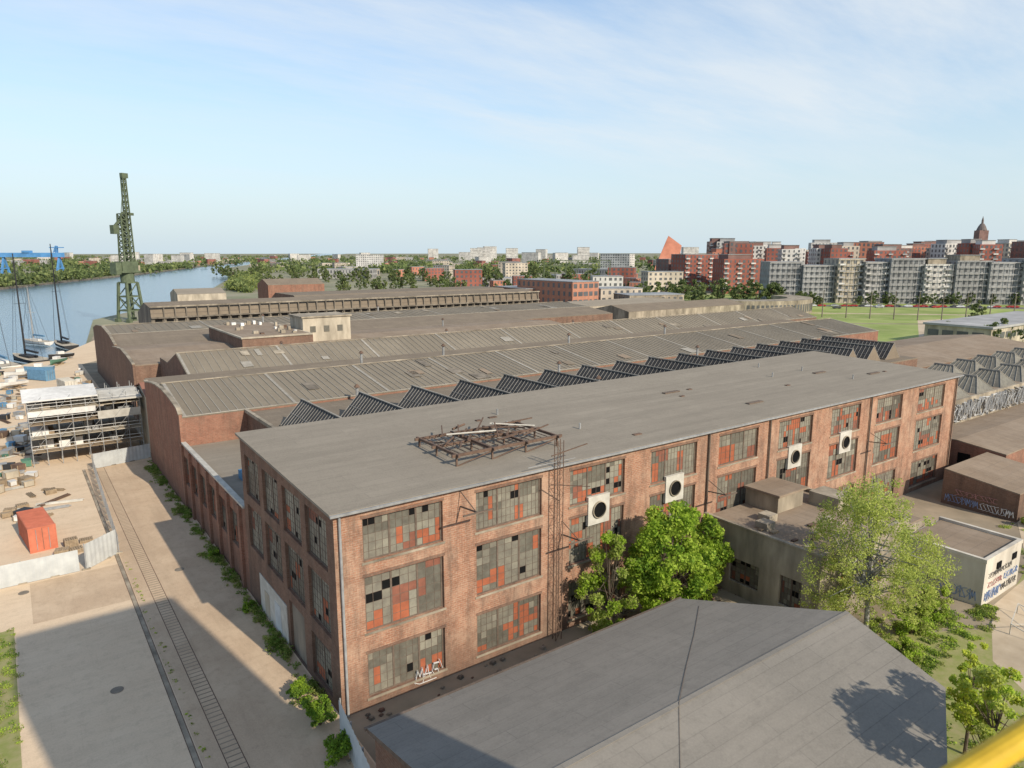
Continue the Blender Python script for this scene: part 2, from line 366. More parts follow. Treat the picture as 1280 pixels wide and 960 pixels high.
for x,zc in ((37.2,9.55),(46.2,9.55),(64.4,9.3),(74.,9.3)):
    v=B(); mbox(v,front,x-1.15,x+1.15,zc-1.2,zc+1.2,-.12,.16,"panel_white"); vo=v.obj("vent",hall)
    c=B(); c.cyl((x,HY0-.26,zc),(x,HY0-.122,zc),.72,.72,"concrete",24,False); c.cyl((x,HY0-.26,zc),(x,HY0-.122,zc),.65,.65,"glass_dim",24,False)
    n=24
    for j in range(n):
        t0,t1=2*math.pi*j/n,2*math.pi*(j+1)/n
        c.poly([(x+r*math.cos(t),HY0-.26,zc+r*math.sin(t)) for r,t in ((.65,t0),(.72,t0),(.72,t1),(.65,t1))],"concrete")
    c.poly([(x+.65*math.cos(2*math.pi*j/n),HY0-.13,zc+.65*math.sin(2*math.pi*j/n)) for j in range(n)],"pane_hole")
    c.obj("fan_opening",vo)
for x,z in ((33.4,8.3),(50.8,8.3),(79.2,8.5),(24.2,12.6)):
    b=B(); b.beam((x,HY0-.05,z),(x,HY0-2.4,z+.25),.09,"frame_iron"); b.beam((x,HY0-.05,z+1.1),(x,HY0-2.,z+.25),.05,"frame_iron"); b.beam((x-1.2,HY0-2.35,z+.27),(x+1.2,HY0-2.35,z+.27),.1,"frame_iron"); b.obj("wall_bracket",hall)
def strokes(b,mp,a,z,h,pl,mat,th=.1,d=-.03):
    for ln in pl:
        for p,q in zip(ln,ln[1:]): b.beam(mp(a+p[0]*h,z+p[1]*h,d),mp(a+q[0]*h,z+q[1]*h,d),th,mat,.03)
b=B()
strokes(b,front,20.5,.5,.85,[[(-.2,-.1),(.05,1),(.25,.35),(.5,1.1),(.55,.1)],[(.5,-.2),(1.0,1.15),(1.05,.5),(1.25,-.05)],[(.6,.45),(1.35,.35)],[(2.1,1.05),(1.6,1.1),(1.4,.45),(1.65,.1),(2.0,.15),(1.95,.5),(1.65,.5)],[(2.1,1.3),(2.4,.4)],[(-.4,.1),(.2,-.25),(1.8,-.25)]],"graf_white",.13,.02)
b.obj("graffiti",hall)
for (x,y) in ((62,44),(58.,52),(84,50),(90,46)):
    zz=HZ+.18+(y-40)/21*.7
    b=B(); b.box(x,x+2.4,y,y+.5,zz-.05,zz+.14,"frame_iron"); b.obj("roof_vent_strip",hall)
rr=random.Random(18)
for k in range(14):
    x=rr.uniform(20,98); y=rr.uniform(42,59); zz=HZ+.18+(y-40)/21*.7; b=B()
    if k%2: b.cyl((x,y,zz-.05),(x,y,zz+.55),.09,.09,"metal_grey"); b.obj("vent_pipe",hall)
    else: b.box(x,x+rr.uniform(.3,.9),y,y+.35,zz-.05,zz+.1,"rust"); b.obj("roof_scrap",hall)

mast=root("lattice_mast",(32.4,39,0),"thin rusty lattice ladder mast standing against the brick wall","mast")
b=B(); x0,x1,y0,y1=32.2,32.75,39.1,39.5
for x in (x0,x1):
    for y in (y0,y1): b.beam((x,y,0),(x,y,16.2),.045,"rust")
for k in range(20):
    z=k*.8
    for p,q in (((x0,y0),(x1,y0)),((x0,y1),(x1,y1))):
        if (k%2): p,q=q,p
        b.beam((p[0],p[1],z),(q[0],q[1],z+.8),.022,"rust"); b.beam((p[0],p[1],z+.8),(q[0],q[1],z+.8),.022,"rust")
b.obj("lattice",mast)
b=B(); b.beam((31.5,39,15.2),(35.,39,15.6),.07,"rust"); b.beam((31.5,39,13.),(33.6,37.,13.),.05,"rust"); b.beam((29.5,39.2,14.6),(34.,39.2,14.6),.04,"metal_grey"); b.obj("cross_arm",mast)
fr=root("roof_steel_frame",(31,46,14.3),"rusty steel grid frame with white pipes standing on the tar roof","steel frame")
b=B(); zt=15.15
X0,X1,Y0,Y1=26.,35.6,43.4,49.2
for x in (X0,29.2,32.4,X1):
    for y in (Y0,46.4,Y1): b.beam((x,y,14.25),(x,y,zt),.13,"rust")
    b.beam((x,Y0-.4,zt),(x,Y1+.4,zt),.16,"rust",.2)
for y in (Y0,46.4,Y1): b.beam((X0-.4,y,zt-.02),(X1+.5,y,zt-.02),.16,"rust",.22)
for i in range(15): b.beam((X0+.6*i+.3,Y0+.15,zt+.08),(X0+.6*i+.3,Y1-.1,zt+.08),.05,"rust")
for i in range(3):
    x=X0+3.2*i; b.beam((x,Y0,14.3),(x+3.1,Y0,zt-.2),.08,"rust"); b.beam((x,Y1,zt-.2),(x+3.1,Y1,14.3),.08,"rust")
b.obj("grid",fr)
rnd=random.Random(5)
b=B()
for i in range(18):
    x=rnd.uniform(X0,X1-2);y=rnd.uniform(Y0+1,Y1); a=rnd.uniform(-.6,1.2); L=rnd.uniform(1.2,3.4); b.beam((x,y,zt+.25),(x+L*math.cos(a),y+L*math.sin(a),zt+.25+rnd.uniform(-.2,.5)),.1,"rust")
b.obj("loose_beams",fr)
for i,(p,q,r,m) in enumerate([((27.6,47.6,zt+.45),(31.6,46.4,zt+.45),.07,"panel_white"),((32.2,48.2,zt+.6),(35.3,46.,zt+.4),.06,"panel_white"),((29,49,zt+.4),(30.3,49.2,zt+.6),.1,"rust")]):
    b=B(); b.cyl(p,q,r,r,m); b.obj("pipe",fr)

# ============================================================ NEIGHBOUR HALLS
def gable_hall(name,label,x0,x1,prof,wallmat,roofmat,ribs=None,bars=1.4,endprof=None,category="factory hall"):
    e=root(name,(x0,prof[0][0],0),label,category)
    w=B(); y0,y1=prof[0][0],prof[-1][0]
    w.poly([(x0,y0,0),(x1,y0,0),(x1,y0,prof[0][1]),(x0,y0,prof[0][1])],wallmat)
    w.poly([(x0,y1,0),(x1,y1,0),(x1,y1,prof[-1][1]),(x0,y1,prof[-1][1])],wallmat)
    for x in (x0,x1): w.poly([(x,y0,0)]+[(x,y,z) for y,z in prof]+[(x,y1,0)],wallmat)
    if endprof:
        w.ext([(y,z) for y,z in endprof]+[(endprof[-1][0],0),(endprof[0][0],0)],x0-.35,x0-.003,wallmat)
    w.obj("wall",e)
    if endprof:
        c=B()
        for p,q in zip(endprof,endprof[1:]): c.beam((x0-.18,p[0],p[1]+.1),(x0-.18,q[0],q[1]+.1),.5,"concrete",.16)
        c.obj("coping",e)
    r=B()
    for i in range(len(prof)-1):
        (ya,za),(yb,zb)=prof[i],prof[i+1]; mt="ribbed_glass" if ribs and i in ribs else roofmat
        c=[(x0,ya,za+.01),(x1,ya,za+.01),(x1,yb,zb+.01),(x0,yb,zb+.01)]
        r.hexa(c+[(p[0],p[1],p[2]+.14) for p in c],mt)
    r.obj("roof",e)
    if ribs:
        g=B()
        for i in ribs:
            (ya,za),(yb,zb)=prof[i],prof[i+1]; n=int((x1-x0)/bars)
            for k in range(n+1):
                x=x0+.3+(x1-x0-.6)*k/n; wd=.06
                if k%13==0: wd=.4
                g.beam((x,ya+.05,za+.2),(x,yb-.05,zb+.2),wd,"rib",.07)
            g.beam((x0,yb,zb+.28),(x1,yb,zb+.28),.25,"concrete",.12); g.beam((x0,ya,za+.2),(x1,ya,za+.2),.15,"rib",.1)
        g.obj("glazing_bar",e)
        rn=random.Random(int(prof[0][0]*10)); i=ribs[0]; (ya,za),(yb,zb)=prof[i],prof[i+1]
        for k in range(16):     # replaced sheets on the glazed slope
            x=rn.uniform(x0+2,x1-4); q0=rn.uniform(0,.7); q1=q0+rn.uniform(.12,.3); w_=rn.uniform(.8,2.6)
            c=[(x,ya+(yb-ya)*q0,za+(zb-za)*q0+.25),(x+w_,ya+(yb-ya)*q0,za+(zb-za)*q0+.25),(x+w_,ya+(yb-ya)*q1,za+(zb-za)*q1+.25),(x,ya+(yb-ya)*q1,za+(zb-za)*q1+.25)]
            s=B(); s.hexa(c+[(p[0],p[1],p[2]+.03) for p in c],rn.choice(["roof_old","rib","concrete","concrete_dark","roof_brown"])); s.obj("repair_sheet",e)
    return e
an=root("brick_annex",(15,62,0),"low red brick annex with white coping and flat grey roof","annex")
b=B(); aops=[(64.+4.1*k,66.4+4.1*k,3.2,6.6) for k in range(6)]
wallgrid(b,west,61.02,87.5,0,8,aops,"brick_red"); b.poly([(15,61.02,0),(22,61.02,0),(22,61.02,8),(15,61.02,8)],"brick_red"); b.obj("wall",an)
b=B(); b.box(15.02,22.4,61.05,87.5,7.4,7.6,"roof_tar"); b.obj("roof",an)
b=B(); b.box(14.85,15.35,61.05,87.4,8.003,8.2,"panel_white"); b.obj("coping",an)
for i,o_ in enumerate(aops): window(an,west,o_[0],o_[1],o_[2],o_[3],4,6,300+i,2,.1,.05)
for k in range(7):
    b=B(); b.box(14.75,14.997,62.2+4.1*k,62.9+4.1*k,0,7.9,"brick_red"); b.obj("pilaster",an)
b=B(); b.box(17.2,18.4,70,71.4,7.6,8.5,"tarp_blue"); b.obj("roof_hatch",an)
sw=root("sawtooth_hall",(22,61.5,0),"brick workshop hall with rows of dark glazed sawtooth skylights","factory hall")
b=B(); b.box(22.5,136,61.1,86.9,0,10.6,"brick_dark"); b.obj("wall",sw)
b=B(); b.box(22.4,136.1,61.1,86.95,10.603,10.8,"roof_old"); b.obj("roof",sw)
b=B(); b.box(22.2,22.6,61.1,86.9,10.81,11.2,"concrete"); b.obj("parapet",sw)
def sawskylight(x):
    e=root("skylight",(x,63,10.8),"dark glazed ridge skylight with white bars on brick hall","skylight","sawtooth skylights on the hall roof")
    w=5.2;y0,y1=63.2,77.2;zp=13.6;zb=10.8
    b=B(); b.poly([(x,y1,zb),(x+w,y1,zb),(x+w*.5,y1,zp)],"roof_brown"); b.poly([(x,y0,zb),(x+w,y0,zb),(x+w*.5,y0,zp)],"roof_old"); b.poly([(x+w,y0,zb),(x+w,y1,zb),(x+w*.5,y1,zp),(x+w*.5,y0,zp)],"saw_glass"); b.box(x-.1,x-.003,y0,y1,zb+.003,zb+.3,"concrete_dark"); b.obj("frame",e)
    b=B(); b.poly([(x,y0,zb),(x,y1,zb),(x+w*.5,y1,zp),(x+w*.5,y0,zp)],"saw_glass"); b.obj("glazing",e)
    b=B(); n=20
    for k in range(n+1):
        y=y0+(y1-y0)*k/n; b.beam((x,y,zb+.05),(x+w*.5,y,zp+.05),.04,"saw_bar",.05); b.beam((x+w,y,zb+.05),(x+w*.5,y,zp+.05),.04,"saw_bar",.05)
    b.beam((x+w*.5,y0-.1,zp+.1),(x+w*.5,y1+.1,zp+.1),.2,"rib",.1); b.beam((x+w*.25,y0,(zb+zp)/2+.05),(x+w*.25,y1,(zb+zp)/2+.05),.04,"saw_bar"); b.obj("glazing_bar",e)
for k in range(16): sawskylight(23.4+7.*k)
arc=[(87.,11.4)]+[(88+22*t,11.5+1.3*math.sin(math.pi*(.12+.8*t))) for t in [i/10 for i in range(11)]]+[(111.,11.9)]
gable_hall("ribbed_roof_hall","brick hall with long ribbed glass roof slope and arched gable",15.2,172,[(87,11.),(99.5,13.),(108,11.6),(113,11.8)],"brick_red","roof_old",[0],1.0,arc)
gable_hall("ribbed_roof_hall","brown brick hall with pale ribbed rooflight along its ridge",21,188,[(113.02,11.6),(121,14.),(129,11.6),(136,11.6)],"brick_dark","roof_brown",[0],1.2)
gable_hall("old_workshop","low old workshop with patched brown felt roof",17,120,[(136.1,10.5),(150,11.6),(163,10.8)],"brick_dark","roof_brown",None,1,[(136.2,10.8),(143,11.5),(150,11.9),(157,11.5),(163,11.)])
gable_hall("old_workshop","wide workshop with dull brown glazed roof and round brick gable",17.5,156,[(163.1,10.8),(175,12.2),(188,13.),(205,11.)],"brick_dark","roof_old",[1],1.6,[(164,11.2),(172,12.5),(185,13.3),(197,12.5),(205,11.2)])
e=gable_hall("machine_hall","long dark machine hall with continuous clerestory window band",33,172,[(222,11.5),(222.5,14.2),(233,15.2),(246,11.5)],"concrete_dark","roof_old",None)
for k in range(46):
    b=B(); b.box(34+3*k,35.9+3*k,221.85,221.96,9.,11.2,"pane_hole"); b.obj("window",e)
b=B()
for k in range(46): b.beam((36.4+3*k,221.7,8.),(36.4+3*k,221.7,14.6),.28,"concrete_dark",.3)
b.beam((33,221.6,11.5),(172,221.6,11.5),.4,"concrete_dark"); b.beam((33,221.6,14.7),(172,221.6,14.7),.4,"concrete"); b.obj("clerestory_post",e)
gable_hall("old_workshop","dark flat-roofed brick workshop beyond the machine hall",90,188,[(262,11),(270,13.5),(292,13.5),(298,11)],"brick_dark","roof_old",None)
gable_hall("old_workshop","grey roofed store with brick walls near the river bank",62,130,[(300,8),(312,10),(324,8)],"concrete_dark","roof_tar",None)
gable_hall("quay_office","pale plastered office building with hipped grey roof near the quay",60,80,[(330,12),(338,14),(346,12)],"concrete_pale","roof_tar",None,category="office")
gable_hall("brick_warehouse","low red brick warehouse by the river bank",118,150,[(395,12),(405,15),(415,12)],"brick_red","roof_old",None,category="warehouse")
e=root("rooftop_building",(52,145,0),"pale concrete rooftop stair house with small windows","building")
b=B(); b.box(50,60.5,145,153,10,16.4,"concrete_pale"); b.obj("wall",e)
b=B(); b.box(49.7,60.8,144.7,153.3,16.403,16.7,"concrete"); b.obj("roof",e)
for k in range(3):
    b=B(); b.box(51.5+3*k,52.7+3*k,144.93,144.99,13.3,14.6,"glass_dim"); b.obj("window",e)
e=root("rooftop_building",(36,138,0),"low flat-roofed brick building with white parapet between the roofs","building")
b=B(); b.box(36,49.9,139,166,10,13.6,"brick_dark"); b.obj("wall",e)
b=B(); b.box(35.8,49.8,138.8,166.2,13.603,13.9,"concrete_pale"); b.box(36.4,49.2,139.4,165.6,13.903,13.95,"roof_brown"); b.obj("roof",e)
rnd=random.Random(3)
for i in range(22):
    x,y=rnd.uniform(37,48),rnd.uniform(140,165); b=B(); b.box(x,x+rnd.uniform(.3,1),y,y+.8,13.953,13.95+rnd.uniform(.3,.9),rnd.choice(["concrete_pale","rust","concrete","white"])); b.obj("roof_box",e)
e=root("gable_workshop",(15,114,0),"small workshop with whitewashed gable and red roof by the yard","workshop")
b=B(); b.ext([(113.2,0),(113.2,8.8),(119.,10.2),(125,8.8),(125,0)],15.5,20.9,"concrete_pale"); b.obj("wall",e)
b=B(); 
for (ya,za),(yb,zb) in (((113.1,8.85),(119,10.25)),((119,10.25),(125.1,8.85))):
    c=[(15.2,ya,za),(20.9,ya,za),(20.9,yb,zb),(15.2,yb,zb)]; b.hexa(c+[(p[0],p[1],p[2]+.15) for p in c],"roof_tile")
b.obj("roof",e)
for i,(x,y,z) in enumerate([(66,71.5,10.8),(60,104,12.3),(88,104,12.3),(115,104,12.3),(45,104,12.3),(75,128.5,11.8),(110,128.5,11.8),(97,71.5,10.8),(36,85,10.8),(70,85,10.8),(103,85,10.8),(40,128,11.8),(57,150,11.6),(90,156,11.2),(52,180,12.4),(88,190,12.6)]):
    e=root("roof_ventilator",(x,y,z),"small rusty metal ventilator pipe on a felt roof","ventilator","roof ventilators on the old halls")
    b=B(); b.cyl((x,y,z),(x,y,z+1.9),.2,.2,"metal_grey"); b.obj("pipe",e); b=B(); b.cyl((x,y,z+1.9),(x,y,z+2.3),.45,.1,"rust"); b.obj("cowl",e)

# ------------------------------------------------------------ foreground roof
fh=root("foreground_hall",(12.7,30.5,0),"low hall with wide grey felt gable roof below the brick facade","hall")
A_,B_,C_,R_=(12.7,30.5,6),(36.4,30.5,6),(40.5,20.7,8),(12.7,20.7,8)
S=[(40.5,20.7,8),(39.3,14.4,6.7),(33.8,11.9,6.2),(31.,4,4.6),(12.7,4,4.6),(12.7,20.7,8)]
b=B()
b.poly([A_,B_,C_,R_],"roof_fore"); b.poly(S,"roof_fore"); 
dn=lambda p,k:(p[0],p[1],p[2]-k)
ring=[A_,B_,C_,S[1],S[2],S[3],S[4],R_]
for i in range(len(ring)):
    p,q=ring[i],ring[(i+1)%len(ring)]; b.poly([p,q,dn(q,.25),dn(p,.25)],"frame_iron")
b.obj("roof",fh)
b=B(); cen=Vector((26,18,0))
ins=[]
for p in ring:
    v=Vector((p[0],p[1],0)); d=(cen-v).normalized()*.4; ins.append((p[0]+d.x,p[1]+d.y,p[2]-.3))
for i in range(len(ins)):
    p,q=ins[i],ins[(i+1)%len(ins)]; b.poly([(p[0],p[1],0),(q[0],q[1],0),q,p],"brick_dark")
b.obj("wall",fh)
b=B(); b.beam((12.6,30.6,5.93),(36.6,30.6,5.93),.14,"frame_iron"); b.obj("gutter",fh)
b=B(); b.beam((12.7,20.7,8.0),(40.5,20.7,8.0),.3,"roof_fore",.03); b.obj("ridge_cap",fh)
b=B()
pts=[(36.,28.5,6.43),(32,25.6,7.02),(28.2,23,7.55),(25,20.7,8.04),(21.5,17.5,7.37),(17,13,6.45)]
for p,q in zip(pts,pts[1:]): b.cyl(p,q,.012,.012,"frame_iron",5)
b.obj("cable",fh)
rnd=random.Random(9); b=B()
for i in range(300):
    x=rnd.uniform(16,60);y=rnd.uniform(31.5,39.5);s=rnd.uniform(.1,.4); b.hexa([(x,y,0),(x+s,y+.1,0),(x+s,y+s,0),(x-.1,y+s,0),(x,y,s*.6),(x+s*.8,y+.1,s*.6),(x+s*.8,y+s*.8,s*.5),(x,y+s*.8,s*.6)],rnd.choice(["concrete","rust","brick_red","concrete_dark"]))
b.obj("rubble",kind="stuff")
def fence(name,label,pts,h=2.2,mat="fence_blue",group=None):
    e=root(name,(pts[0][0],pts[0][1],0),label,"fence",group)
    b=B()
    for p,q in zip(pts,pts[1:]):
        L=math.dist(p,q); n=max(1,int(L/.25))
        d=((q[0]-p[0])/L,(q[1]-p[1])/L); nn=(-d[1],d[0])
        for i in range(n):
            t0,t1=L*i/n,L*(i+1)/n; off0=.03*(i%2); off1=.03*((i+1)%2)
            a=(p[0]+d[0]*t0+nn[0]*off0,p[1]+d[1]*t0+nn[1]*off0); z=(p[0]+d[0]*t1+nn[0]*off1,p[1]+d[1]*t1+nn[1]*off1)
            b.poly([(a[0],a[1],.05),(z[0],z[1],.05),(z[0],z[1],h),(a[0],a[1],h)],mat)
        for i in range(int(L/2.5)+1):
            t=i*2.5; x=p[0]+d[0]*t+nn[0]*.09;y=p[1]+d[1]*t+nn[1]*.09; c=B(); c.box(x-.04,x+.04,y-.04,y+.04,0,h+.05,"metal_grey")
            c.box(x-.35,x+.35,y-.12,y+.12,0,.14,"concrete"); c.obj("post",e)
    b.obj("panel",e); return e
fence("sheet_fence","pale blue-grey corrugated sheet fence across the yard",[(-14,75),(3.,75.1)])
fence("sheet_fence","pale corrugated gate panels standing at the yard entrance",[(3.6,75.1),(6.5,77.6)],2.6)
fence("sheet_fence","pale blue corrugated fence between scaffolding and street",[(7.6,111.5),(15,113)])
fence("sheet_fence","light blue corrugated gate beside the hall corner",[(14.2,38.4),(13.2,31.)],2.6)
e=root("mesh_fence",(6.6,77.6,0),"thin wire mesh fence on posts along the street","fence")
for k in range(14):
    b=B(); y=77.6+2.6*k; x=6.6+.025*(y-77); b.beam((x,y,0),(x,y,2.),.07,"metal_grey"); b.box(x-.3,x+.3,y-.12,y+.12,0,.14,"concrete_pale"); b.obj("post",e)
b=B()
for z in (.15,.5,.8,1.1,1.4,1.7,2.): b.beam((6.6,77.6,z),(7.45,111.4,z),.02,"metal_grey")
for k in range(110):
    y=77.6+.3*k; x=6.6+.025*(y-77); b.beam((x,y,.15),(x,y,2.),.014,"metal_grey")
b.obj("mesh_panel",e)

# ------------------------------------------------------------ annex at right
e=root("concrete_annex",(50,39.9,0),"stained concrete two-storey annex with flat roof against the brick hall","annex")
cw=lambda a,z,d:(50+d,a,z); cf=lambda a,z,d:(a,28+d,z)
b=B(); o1=[(29.5,31.5,1.,3.6),(33.5,36.5,1.2,3.4)]; o2=[(53,55,1.5,3.8),(58,60,1.5,3.8)]
wallgrid(b,cw,28,39.6,0,6.4,o1,"concrete"); wallgrid(b,cf,50,64,0,6.4,o2,"concrete"); b.poly([(64,28,0),(64,39.6,0),(64,39.6,6.4),(64,28,6.4)],"concrete"); b.obj("wall",e)
for i,o_ in enumerate(o1): window(e,cw,*o_,6,5,400+i,2,.15,.12)
for i,o_ in enumerate(o2): window(e,cf,*o_,6,5,410+i,2,.15,.12)
b=B(); b.box(50.25,63.8,28.25,39.55,6.,6.15,"roof_brown"); 
for q in ((49.9,50.25,27.9,39.55),(63.8,64.1,27.9,39.55),(50.25,63.8,27.9,28.25)): b.box(q[0],q[1],q[2],q[3],6.403,6.55,"concrete")
b.obj("roof",e)
b=B(); b.box(56,60.,36.,39.55,6.153,7.8,"concrete"); b.box(55.7,60.3,35.7,39.55,7.803,8.,"roof_brown"); b.obj("rooftop_room",e)
b=B(); b.box(61,63.5,33,36,6.153,7.4,"concrete"); b.obj("roof_hatch",e)
for k,x in enumerate((51.5,53.3)):
    b=B(); b.box(x,x+1.2,34.+k,35.2+k,6.153,6.8,"concrete"); b.obj("roof_hatch",e)
rr=random.Random(44)
for k in range(18):
    x,y=rr.uniform(51,62),rr.uniform(29,35); b=B(); s=rr.uniform(.15,.5); b.box(x,x+s*2,y,y+s,6.153,6.153+s*.4,rr.choice(["rust","concrete_pale","wood"])); b.obj("roof_scrap",e)
e=root("graffiti_outbuilding",(65,20,0),"pale flat-roofed outbuilding covered with blue and black graffiti","building")
b=B(); b.box(65.2,72.8,22.,29,0,4.0,"plaster_pale"); b.box(65.2,69,29.003,36,0,4.8,"concrete"); b.obj("wall",e)
b=B(); b.box(65.5,72.5,22.3,28.8,4.003,4.1,"roof_brown"); b.box(65.1,69.1,29.1,36,4.803,4.95,"roof_brown"); b.obj("roof",e)
b=B(); 
for q in ((65.15,72.85,21.95,22.3),(65.15,65.5,22.3,29),(72.5,72.85,22.3,29)): b.box(q[0],q[1],q[2],q[3],4.01,4.35,"plaster_pale")
b.obj("parapet",e)
b=B(); mpf=lambda a,z,d:(a,22.+d,z); mpw=lambda a,z,d:(65.2+d,a,z)
tag(b,mpf,65.6,.4,3.2,.8,"graf_blue",11,9,.06); tag(b,mpf,69.,.5,3.3,.6,"graf_black",12,10,.035); tag(b,mpf,66,1.5,3.,.5,"graf_red",13,9,.04); tag(b,mpf,69.4,1.4,3.,.6,"graf_blue",17,8,.05); tag(b,mpw,22.5,.4,3.,.9,"graf_blue",14,8,.06); tag(b,mpw,25.5,.6,3,.7,"graf_black",15,9,.035); tag(b,mpf,66,2.4,4.8,.45,"graf_black",16,14,.03)
b.obj("graffiti",e)
for x in (67.5,70.8):
    b=B(); b.box(x,x+.9,21.92,21.97,2.9,3.5,"pane_hole"); b.obj("window",e)

# right-hand halls beyond
e=root("skylight_hall",(104,45,0),"broad brick hall with graffiti parapet and rows of grey skylights","factory hall")
b=B(); b.box(104,200,45,60.9,0,7.6,"brick_dark"); b.obj("wall",e)
b=B(); b.box(103.9,200.1,45.1,60.95,7.603,7.8,"roof_brown"); b.obj("roof",e)
b=B(); b.box(103.9,200,44.6,44.99,4.7,8.4,"concrete"); b.obj("parapet",e)
b=B(); mpp=lambda a,z,d:(a,44.6+d,z)
tag(b,mpp,105,5.1,48,2.8,"graf_white",21,38,.6); tag(b,mpp,105,5.2,48,2.5,"graf_white",25,30,.4,-.1); tag(b,mpp,105,5.3,46,2.4,"graf_black",22,46,.09,-.2); b.obj("graffiti",e)
for i in range(10):
    for j in range(2):
        x=106+9*i; y=46.2+7.3*j
        s=root("skylight",(x,y,7.8),"grey hipped glass skylight with pale bars on brown roof","skylight","hipped skylights on the brown hall roof")
        b=B(); w,d,h=6.6,6.2,2.2
        c=[(x,y,7.8),(x+w,y,7.8),(x+w,y+d,7.8),(x,y+d,7.8)]; t0,t1=(x+w/2,y+1.5,7.8+h),(x+w/2,y+d-1.5,7.8+h)
        b.poly([c[0],c[3],t1,t0],"glass_grey"); b.poly([c[1],c[2],t1,t0],"glass_dim"); b.poly([c[0],c[1],t0],"glass_grey"); b.poly([c[3],c[2],t1],"glass_grey"); b.obj("glazing",s)
        b=B(); 
        for k in range(7):
            q=k/6; ya=y+d*q; yb=y+1.5+(d-3)*q; b.beam((x,ya,7.85),(x+w/2,yb,7.85+h),.08,"rib"); b.beam((x+w,ya,7.85),(x+w/2,yb,7.85+h),.08,"rib")
        b.beam((x+w/2,y+1.5,7.9+h),(x+w/2,y+d-1.5,7.9+h),.25,"rib"); b.obj("glazing_bar",s)
e=gable_hall("brick_shed","red brick shed with sloping brown roof beside the long hall",102.6,150,[(34,4.2),(40,4.9),(44.5,4.6)],"brick_red","roof_brown",None,category="shed")
e2=gable_hall("brick_shed","small red brick shed with brown lean-to roof and graffiti",90,102.,[(28,3.2),(36,4.2)],"brick_dark","roof_brown",None,category="shed")
b=B(); mps=lambda a,z,d:(89.95+d,a,z); tag(b,mps,28.4,.4,3.4,.8,"graf_white",31,9,.06); tag(b,mps,32,.5,3.6,.8,"graf_blue",32,9,.05); tag(b,mps,30.,1.5,4.5,.6,"graf_red",33,10,.04); b.obj("graffiti",e2)
for k in range(3):
    b=B(); b.box(102.5,102.58,35.5+2.6*k,37.+2.6*k,1.6,3.4,"pane_hole"); b.obj("window",e)
gable_hall("old_workshop","low brick workshop with weathered brown felt roof at the rear yard",140,200,[(63,8),(75,9.4),(87,8)],"brick_dark","roof_brown",None)

# ============================================================ SETTING SHEETS
landp=[(-60,-300),(-60,215),(-3,225),(8,238),(20,270),(31,367),(110,525),(185,769),(240,950),(270,1150),(310,1330),(640,2150),(5000,12000),(14000,12000),(14000,-8000),(0,-8000)]
sheet("ground",landp,0,"land",3)
sheet("far_bank_ground",[(-3000,650),(-3,742),(60,900),(150,1100),(225,1300),(290,1480),(600,2250),(4700,12400),(-6000,12400)],0,"land",3)
sheet("river_water",[(-6000,-2000),(1500,-2000),(6000,13500),(-9000,13500)],-1.6,"water")
sheet("yard_ground",[(15,-60),(15,222),(25,300),(60,380),(150,430),(330,300),(260,180),(215,100),(215,-60)],.004,"yard")
sheet("quay_pavement",[(-58,-100),(-58,213),(-3,223.5),(7,236),(19,268),(30,300),(22,230),(15,222),(15,-100)],.008,"concrete_slab")
sheet("street",[(6.6,-40),(6.6,112),(14.9,112),(14.9,-40)],.012,"street_dirt")
sheet("street",[(-1.,66),(-1.,74.8),(6.58,74.8),(6.58,66)],.0125,"street_dirt")
sheet("grass_field",[(225,78),(330,60),(520,180),(470,330),(300,330),(262,270),(240,190),(190,125)],.012,"grass_bright")
sheet("yard_path",[(262,118),(330,150),(345,146),(280,104)],.02,"path")
sheet("field_path",[loc(.40,352),loc(.40,356),loc(.92,330),loc(.92,326)],.022,"path")
sheet("field_path",[loc(.42,300),loc(.42,303),loc(.90,292),loc(.90,289)],.022,"yard")
sheet("grass_verge",[(41,-20),(41,14),(44,26),(50,27),(62,20),(90,25),(100,20),(100,-20)],.012,"grass")
sheet("dirt_path",[(49,2),(52,12),(57,18),(66,21.5),(76,22),(95,30),(110,34),(125,20),(90,0),(60,-4)],.016,"path")
sheet("painted_line",[(60,8),(60.12,8),(72.1,20),(72,20)],.02,"white")
sheet("painted_line",[(66,6),(66.12,6),(78.1,18),(78,18)],.02,"white")
sheet("grass_verge",[(-5,20),(-5,66),(-2.3,66),(-2.,20)],.016,"grass")
sheet("parking_road",[loc(.38,400),loc(.38,412),loc(.95,375),loc(.95,363)],.018,"asphalt")
e=root("crane_rail",(6,0,0),"old steel crane rail set in the concrete quay","rail")
b=B(); b.box(6.15,6.19,-20,112,.01,.03,"rust"); b.box(6.49,6.53,-20,112,.01,.03,"rust"); b.obj("rail_bar",e)
b=B(); b.box(6.2,6.48,-20,112,.009,.0155,"concrete"); b.obj("rail_channel",e)
e=root("rail_track",(8,0,0),"narrow ladder-like rail track with worn cross bars in the dirt street","rail")
for x in (7.75,8.75):
    b=B(); b.box(x,x+.045,-20,112,.013,.03,"rust"); b.obj("rail_bar",e)
b=B()
for k in range(180): b.box(7.83,8.74,20+.5*k,20.1+.5*k,.0125,.017,"yard")
b.obj("sleeper",e,kind="stuff")
for x,y in ((3.4,52),(-1.5,73.),(10.8,70)):
    b=B(); b.cyl((x,y,.01),(x,y,.035),.42,.42,"concrete_dark",20); o_=b.obj("manhole_cover",label="round iron manhole cover set in the street",category="manhole cover",group="manhole covers in the street")

